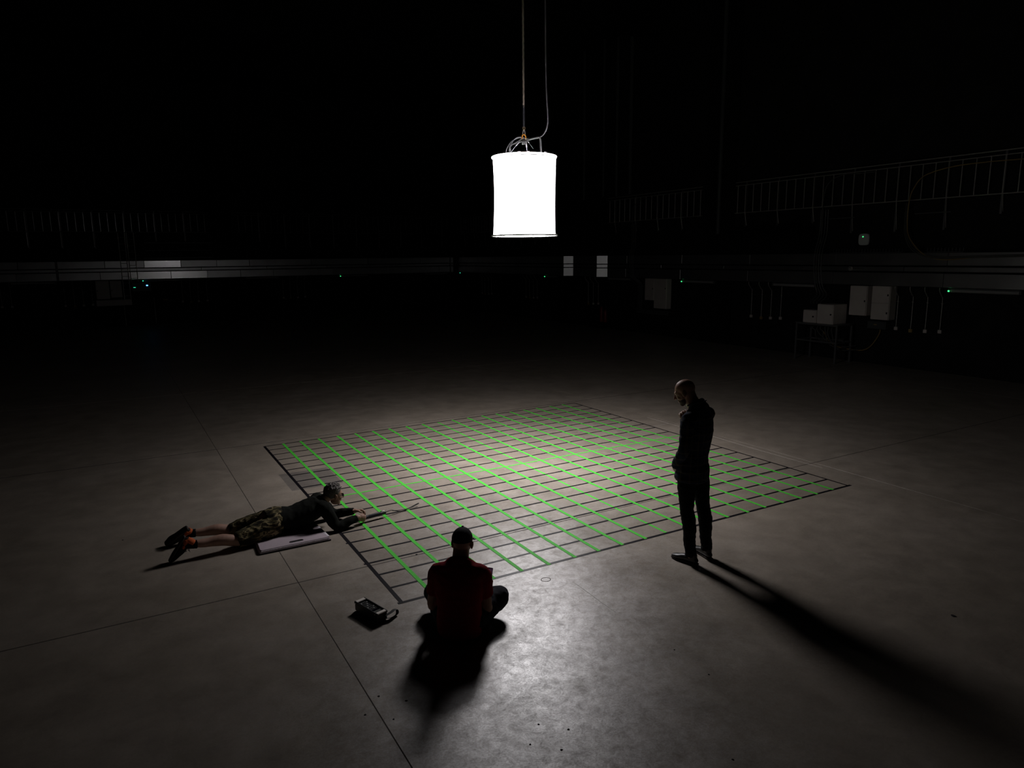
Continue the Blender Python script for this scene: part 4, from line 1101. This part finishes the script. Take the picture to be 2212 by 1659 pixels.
for sh_, el, wr_ in ((Lsh, Lel, Lwr), (Rsh, Rel, Rwr)):
    mb.tube([upc, sh_, sh_.lerp(el, .5), el, el.lerp(wr_, .45), wr_], [.05, .054, .048, .040, .038, .026], seg=14)
for hp, kn, an in ((Lhp, Lkn, Lan), (Rhp, Rkn, Ran)):
    mb.tube([hp, hp.lerp(kn, .5), kn + V((.03, 0, 0)), kn.lerp(an, .3) + V((0, 0, .022)), kn.lerp(an, .65) + V((0, 0, .006)), an + V((.03, 0, 0)), an - V((.04, 0, 0))],
            [.092, .080, .058, .060, .045, .036, .034], seg=18, sub=5)
hand(mb, frame(Rwr, V((.85, .06, -.42)), V((0, -1, .25))), -1, [.98, 1.0, 1.02, 1.05], .6)
hand(mb, frame(Lwr, V((.12, -.045, .0)), V((.1, .45, .88))), 1, [.62, .66, .70, .74], .7)
person = tag(skin_mesh(mb, 'person', MAT['skin_leg'], None, B, .004, 5), 'person lying face down on elbows, in dark sweater and camouflage shorts, holding a meter', 'person')
eyes(H, person, B)
mb = MB()
mb.tube([V((-3.635, -.87, .168)), V((-3.53, -.87, .165)), wai, chs, upc, nk0 + V((-.01, 0, -.005)), nk0 + V((.02, 0, .022))],
        [(.180, .125), (.178, .118), (.180, .118), (.190, .122), (.172, .108), (.09, .078), (.068, .066)], ref=(0, 1, 0), seg=28, cap='flat')
for sh_, el, wr_ in ((Lsh, Lel, Lwr), (Rsh, Rel, Rwr)):
    mb.tube([upc.lerp(sh_, .3), sh_, sh_.lerp(el, .5), el, el.lerp(wr_, .45), el.lerp(wr_, .93)], [.07, .075, .066, .054, .050, .038], seg=16, cap='flat')
skin_mesh(mb, 'sweater', MAT['sweater'], person, B, .008, 4, .006, (12, 8, 9), clip=((V((0, 0, .006)), (0, 0, -1)),))
mb = MB()
mb.tube([V((-3.75, -.87, .165)), pel, V((-3.60, -.87, .165))], [(.165, .120), (.180, .128), (.178, .126)], ref=(0, 1, 0), seg=26, cap='flat')
for hp, kn in ((Lhp, Lkn), (Rhp, Rkn)):
    mb.tube([hp + V((.02, 0, 0)), hp.lerp(kn, .35), hp.lerp(kn, .7), hp.lerp(kn, 1.0)], [.112, .106, .094, .082], seg=20, cap='flat')
skin_mesh(mb, 'shorts', MAT['camo'], person, B, .007, 3, .010, (9, 14, 12), clip=((V((0, 0, .004)), (0, 0, -1)),))
for an, kn, toe, lab in ((Ran, Rkn, V((-4.695, -1.08, .035)), 1), (Lan, Lkn, V((-4.715, -.60, .03)), 0)):
    dk = (kn - an).normalized()
    mb = MB(); mb.tube([an - dk * .05, an, an + dk * .04, an + dk * .085], [.040, .041, .042, .044], seg=16, cap='flat')
    skin_mesh(mb, 'sock', MAT['sock'], person, B, .006, 2, .002, (30, 30, 30))
    # foot stands on its toes, sole turned away from the body
    y = (toe - an); y = V((y.x * .55, y.y, y.z)).normalized()
    Mf = frame((0, 0, 0), y, V((1, 0, .25)))
    Mf.translation = an - (Mf.to_3x3() @ V((0, -.020, .088)))
    tip = min((Mf @ V((dx, .207, dz))).z for dx in (-.03, 0, .03) for dz in (0, .03))
    Mf.translation.z -= (tip - .004)
    Mf = Mf @ Matrix.Diagonal((1.12, 1.0, 1.22, 1))
    u, so = MB(), MB(); shoe(u, so, Mf, .285)
    s = skin_mesh(u, 'shoe', MAT['shoe_dark'], person, B, .006, 3, clip=((V((0, 0, .003)), (0, 0, -1)),))
    skin_mesh(so, 'sole', MAT['sole'], s, B, .006, 2, clip=((V((0, 0, .002)), (0, 0, -1)),))
    hl = MB(); hl.tube([(0, -.062, .04), (0, -.050, .075), (0, -.045, .104)], [(.030, .028), (.036, .040), (.037, .040)], ref=(1, 0, 0), seg=16, cap='flat', M=Mf)
    hl.tube([(0, -.04, .045), (0, .03, .050)], [(.037, .030), (.0395, .022)], ref=(1, 0, 0), seg=16, M=Mf)
    h = skin_mesh(hl, 'heel_panel', MAT['orange'], s, B, .006, 2); h['label'] = 'orange heel panel'
    laces(Mf, s, B, bow=bool(lab))
# hair: cap of short tufts over the crown and back of the head
mb = MB()
mb.ell((0, 0, 0), (.083, .106, .094), H @ Matrix.Translation((0, -.018, .040)))
rnd = random.Random(3)
for k in range(150):
    a = rnd.uniform(0, 2 * PI); t = rnd.uniform(0, 1.25)
    d = V((math.sin(t) * math.cos(a), math.sin(t) * math.sin(a), math.cos(t)))
    p = V((.080 * d.x, .103 * d.y - .018, .092 * d.z + .040))
    mb.tube([H @ p, H @ (p + V((d.x * .010, d.y * .010 + .008, d.z * .010 + .004)))], [.009, .003], seg=6, sub=1)
hz = H.to_3x3() @ V((0, 0, 1)); hy = H.to_3x3() @ V((0, 1, 0))
skin_mesh(mb, 'hair', MAT['hair_grey'], person, B, .0045, 1, .0015, (90, 90, 90),
          clip=((H @ V((0, .02, .030)), hy * .75 - hz * .66), (H @ V((0, -.09, -.045)), -hz)))
glasses(H, person, B)

# ---- handheld meter, kneeling board, light meter box --------------------------------------------
a, b = V((-2.790, -1.052, .052)), V((-2.455, -1.000, .056))
d = (b - a).normalized()
mt = thing('handheld_meter', a, 'black stick-shaped meter in the lying person\'s hand, pointing at the grid', 'meter')
MB().tube([a, a + d * .05, b - d * .03, b], [.0165, .0215, .0225, .019], ref=(0, 0, 1), seg=16, sub=2).build('meter_body', MAT['black_plastic'], mt, off=a, smooth=40)
MB().tube([a + d * .12, b - d * .06], [.0232, .0232], ref=(0, 0, 1), seg=8, sub=1, cap='flat').build('grip_sleeve', MAT['navy'], mt, off=a)
MB().ell(b - d * .022 + V((0, 0, .021)), (.016, .012, .008), seg=14, rings=8).build('button', MAT['silver'], mt, off=a, smooth=60)
MB().cyl(b - d * .055 + V((0, 0, .020)), b - d * .055 + V((0, 0, .026)), .006, 10).build('switch', MAT['black_plastic'], mt, off=a)
P0 = b + d * .005
MB().tube([P0, P0 + V((.05, .015, .004)), P0 + V((.085, .022, .002)), P0 + V((.11, .028, -.01)), P0 + V((.24, .05, -.03)), P0 + V((.36, .09, -.035)), P0 + V((.46, .125, -.02)), P0 + V((.445, .14, -.025)),
           P0 + V((.34, .108, -.043)), P0 + V((.22, .060, -.047)), P0 + V((.11, .034, -.014))], .0042, sub=6, seg=8).build('lanyard', MAT['rubber'], mt, off=a, smooth=60)
MB().ell(P0 + V((.098, .026, -.004)), (.010, .006, .006), seg=10, rings=6).build('lanyard_toggle', MAT['rubber'], mt, off=a, smooth=60)
MB().cyl(P0 + V((.455, .128, -.022)), P0 + V((.468, .137, -.020)), .007, 8).build('lanyard_knot', MAT['rubber'], mt, off=a)

kx0, kx1, ky0, ky1 = -3.925, -3.190, -1.360, -.86
kb = thing('kneeling_board', V(((kx0 + kx1) / 2, (ky0 + ky1) / 2, 0)), 'pale pink foam kneeling board with a slot handle under the lying person', 'board')
ko = kb.location.copy()
ctr = [(kx0 + .01, ky0), (kx1 - .0, ky0), (kx1 - .0, ky0 + .02), (kx1 - .03, ky1 - .05), (kx1 - .08, ky1), (kx0 + .08, ky1), (kx0 + .02, ky1 - .05), (kx0, ky0 + .02)]
def prism(poly, z0, z1, inset=0.0, hole=None):
    cx = sum(p[0] for p in poly) / len(poly); cy = sum(p[1] for p in poly) / len(poly)
    bm = bmesh.new()
    def ring(poly, z, ins):
        out = []
        for x, y in poly:
            dx, dy = x - cx, y - cy
            out.append(bm.verts.new((cx + dx - math.copysign(ins, dx), cy + dy - math.copysign(ins, dy), z)))
        return out
    lo = ring(poly, z0, 0); hi = ring(poly, z1, inset)
    n = len(poly)
    for k in range(n): bm.faces.new((lo[k], lo[(k + 1) % n], hi[(k + 1) % n], hi[k]))
    bm.faces.new(lo[::-1])
    if hole is None:
        bm.faces.new(hi)
    else:
        hv = [bm.verts.new((x, y, z1)) for x, y in hole]; hl2 = [bm.verts.new((x, y, z1 - .009)) for x, y in hole]
        m = len(hole)
        eds = []
        for k in range(n): eds.append(bm.edges.get((hi[k], hi[(k + 1) % n])))
        for k in range(m): eds.append(bm.edges.new((hv[k], hv[(k + 1) % m])))
        bmesh.ops.triangle_fill(bm, edges=eds, use_beauty=True)
        for k in range(m): bm.faces.new((hv[k], hl2[k], hl2[(k + 1) % m], hv[(k + 1) % m]))
        bm.faces.new(hl2)
    bmesh.ops.recalc_face_normals(bm, faces=bm.faces)
    bm.verts.index_update()
    mb = MB(); mb.v = [v.co.copy() for v in bm.verts]; mb.f = [[v.index for v in f.verts] for f in bm.faces]
    bm.free(); return mb
def slot(cx, cy, l, w, ang=0):
    out = []
    for k in range(16):
        t = 2 * PI * k / 16
        x = math.copysign((l - w) / 2, math.cos(t)) + w / 2 * math.cos(t); y = w / 2 * math.sin(t)
        out.append((cx + x * math.cos(ang) - y * math.sin(ang), cy + x * math.sin(ang) + y * math.cos(ang)))
    return out
prism(ctr, .0005, .016).build('board_base', MAT['pad_dark'], kb, off=ko)
prism(ctr, .016, .042, .020, slot(-3.535, -1.278, .150, .050)).build('board_top', MAT['pad'], kb, off=ko)
ms = slot(-3.535, -1.278, .149, .049)
MB().add([(p[0], p[1], .0345) for p in ms], [list(range(16))]).add([(p[0], p[1], .0335) for p in ms], [list(range(16))[::-1]]).build('slot_floor', MAT['pad_dark'], kb, off=ko)
x = kx0 + .03
while x < kx1 - .02:
    MB().box((x, ky0 + .012, .0262), (.007, .012, .014), ch=.001).build('edge_tooth', MAT['foam_white'], kb, off=ko); x += .0148
sgn = MB(); sgn.tube([(kx1 - .019, ky0 + .03, .041), (kx1 - .045, ky1 - .07, .041)], [(.004, .014)] * 2, ref=(0, 0, 1), seg=8, sub=1, cap='flat')
sgn.build('lit_end_strip', MAT['foam_white'], kb, off=ko)  # pale strip paints lamplight onto the end edge of the board

# light meter box on the floor
bx, by = V((.085, -.301, 0)).normalized(), V((.301, .085, 0)).normalized()     # long axis, short axis
bc = V((-3.345, -3.115, 0)); bl, bw, bh = .335, .105, .085
def Bp(l, s, z): return bc + bx * l + by * s + V((0, 0, z))
Mx = Matrix(((bx.x, by.x, 0, bc.x), (bx.y, by.y, 0, bc.y), (0, 0, 1, 0), (0, 0, 0, 1)))
bo = thing('instrument_box', bc, 'black instrument box with two silver end bars and a strap, on the floor', 'instrument')
q = MB()
q.box((0, 0, bh * .40 + .004), (bl - .012, bw, bh * .8), Mx, ch=.006)
q.build('case', MAT['black_plastic'], bo, off=bc)
for s in (-1, 1):
    MB().box((0, s * (bw / 2 - .006), bh * .90), (bl, .012, bh * .24), Mx, ch=.003).build('side_cheek', MAT['black_plastic'], bo, off=bc)
    e = MB().box((s * (bl / 2 - .019), 0, bh * .945), (.036, bw - .016, bh * .13), Mx, ch=.003).build('end_bar', MAT['silver'], bo, off=bc)
    e['label'] = 'silver end bar'
    for t in (-1, 1):
        MB().cyl(Mx @ V((s * (bl / 2 - .03), t * (bw / 2 + .001), bh * .88)), Mx @ V((s * (bl / 2 - .03), t * (bw / 2 + .004), bh * .88)), .006, 10).build('screw', MAT['steel'], bo, off=bc)
pn = MB().box((0, 0, bh * .835), (bl - .09, bw - .028, .006), Mx, ch=.001).build('control_panel', MAT['black_plastic'], bo, off=bc)
for i in range(5):
    for j in range(4):
        MB().box((-.095 + i * .032, -.027 + j * .018, bh * .885), (.016, .009, .004), Mx, ch=.001).build('key', MAT['print_white' if (i + j) % 3 == 0 else 'black_plastic'], pn, off=bc)
MB().box((.068, 0, bh * .88), (.030, .070, .003), Mx).build('display_window', MAT['phone'], pn, off=bc)
for j in range(6):
    MB().box((.098, -.030 + j * .012, bh * .88), (.022, .003, .004), Mx).build('vent_rib', MAT['print_white'], pn, off=bc)
st = [Bp(.165, .02, .045), Bp(.172, .075, .055), Bp(.16, .125, .058), Bp(.150, .155, .045), Bp(.155, .158, .018), Bp(.17, .13, .010), Bp(.178, .07, .012), Bp(.165, .02, .022)]
MB().tube(st, [(.016, .0025)] * 8, ref=tuple(bx), seg=8, sub=5).build('wrist_strap', MAT['rubber'], bo, off=bc, smooth=50)
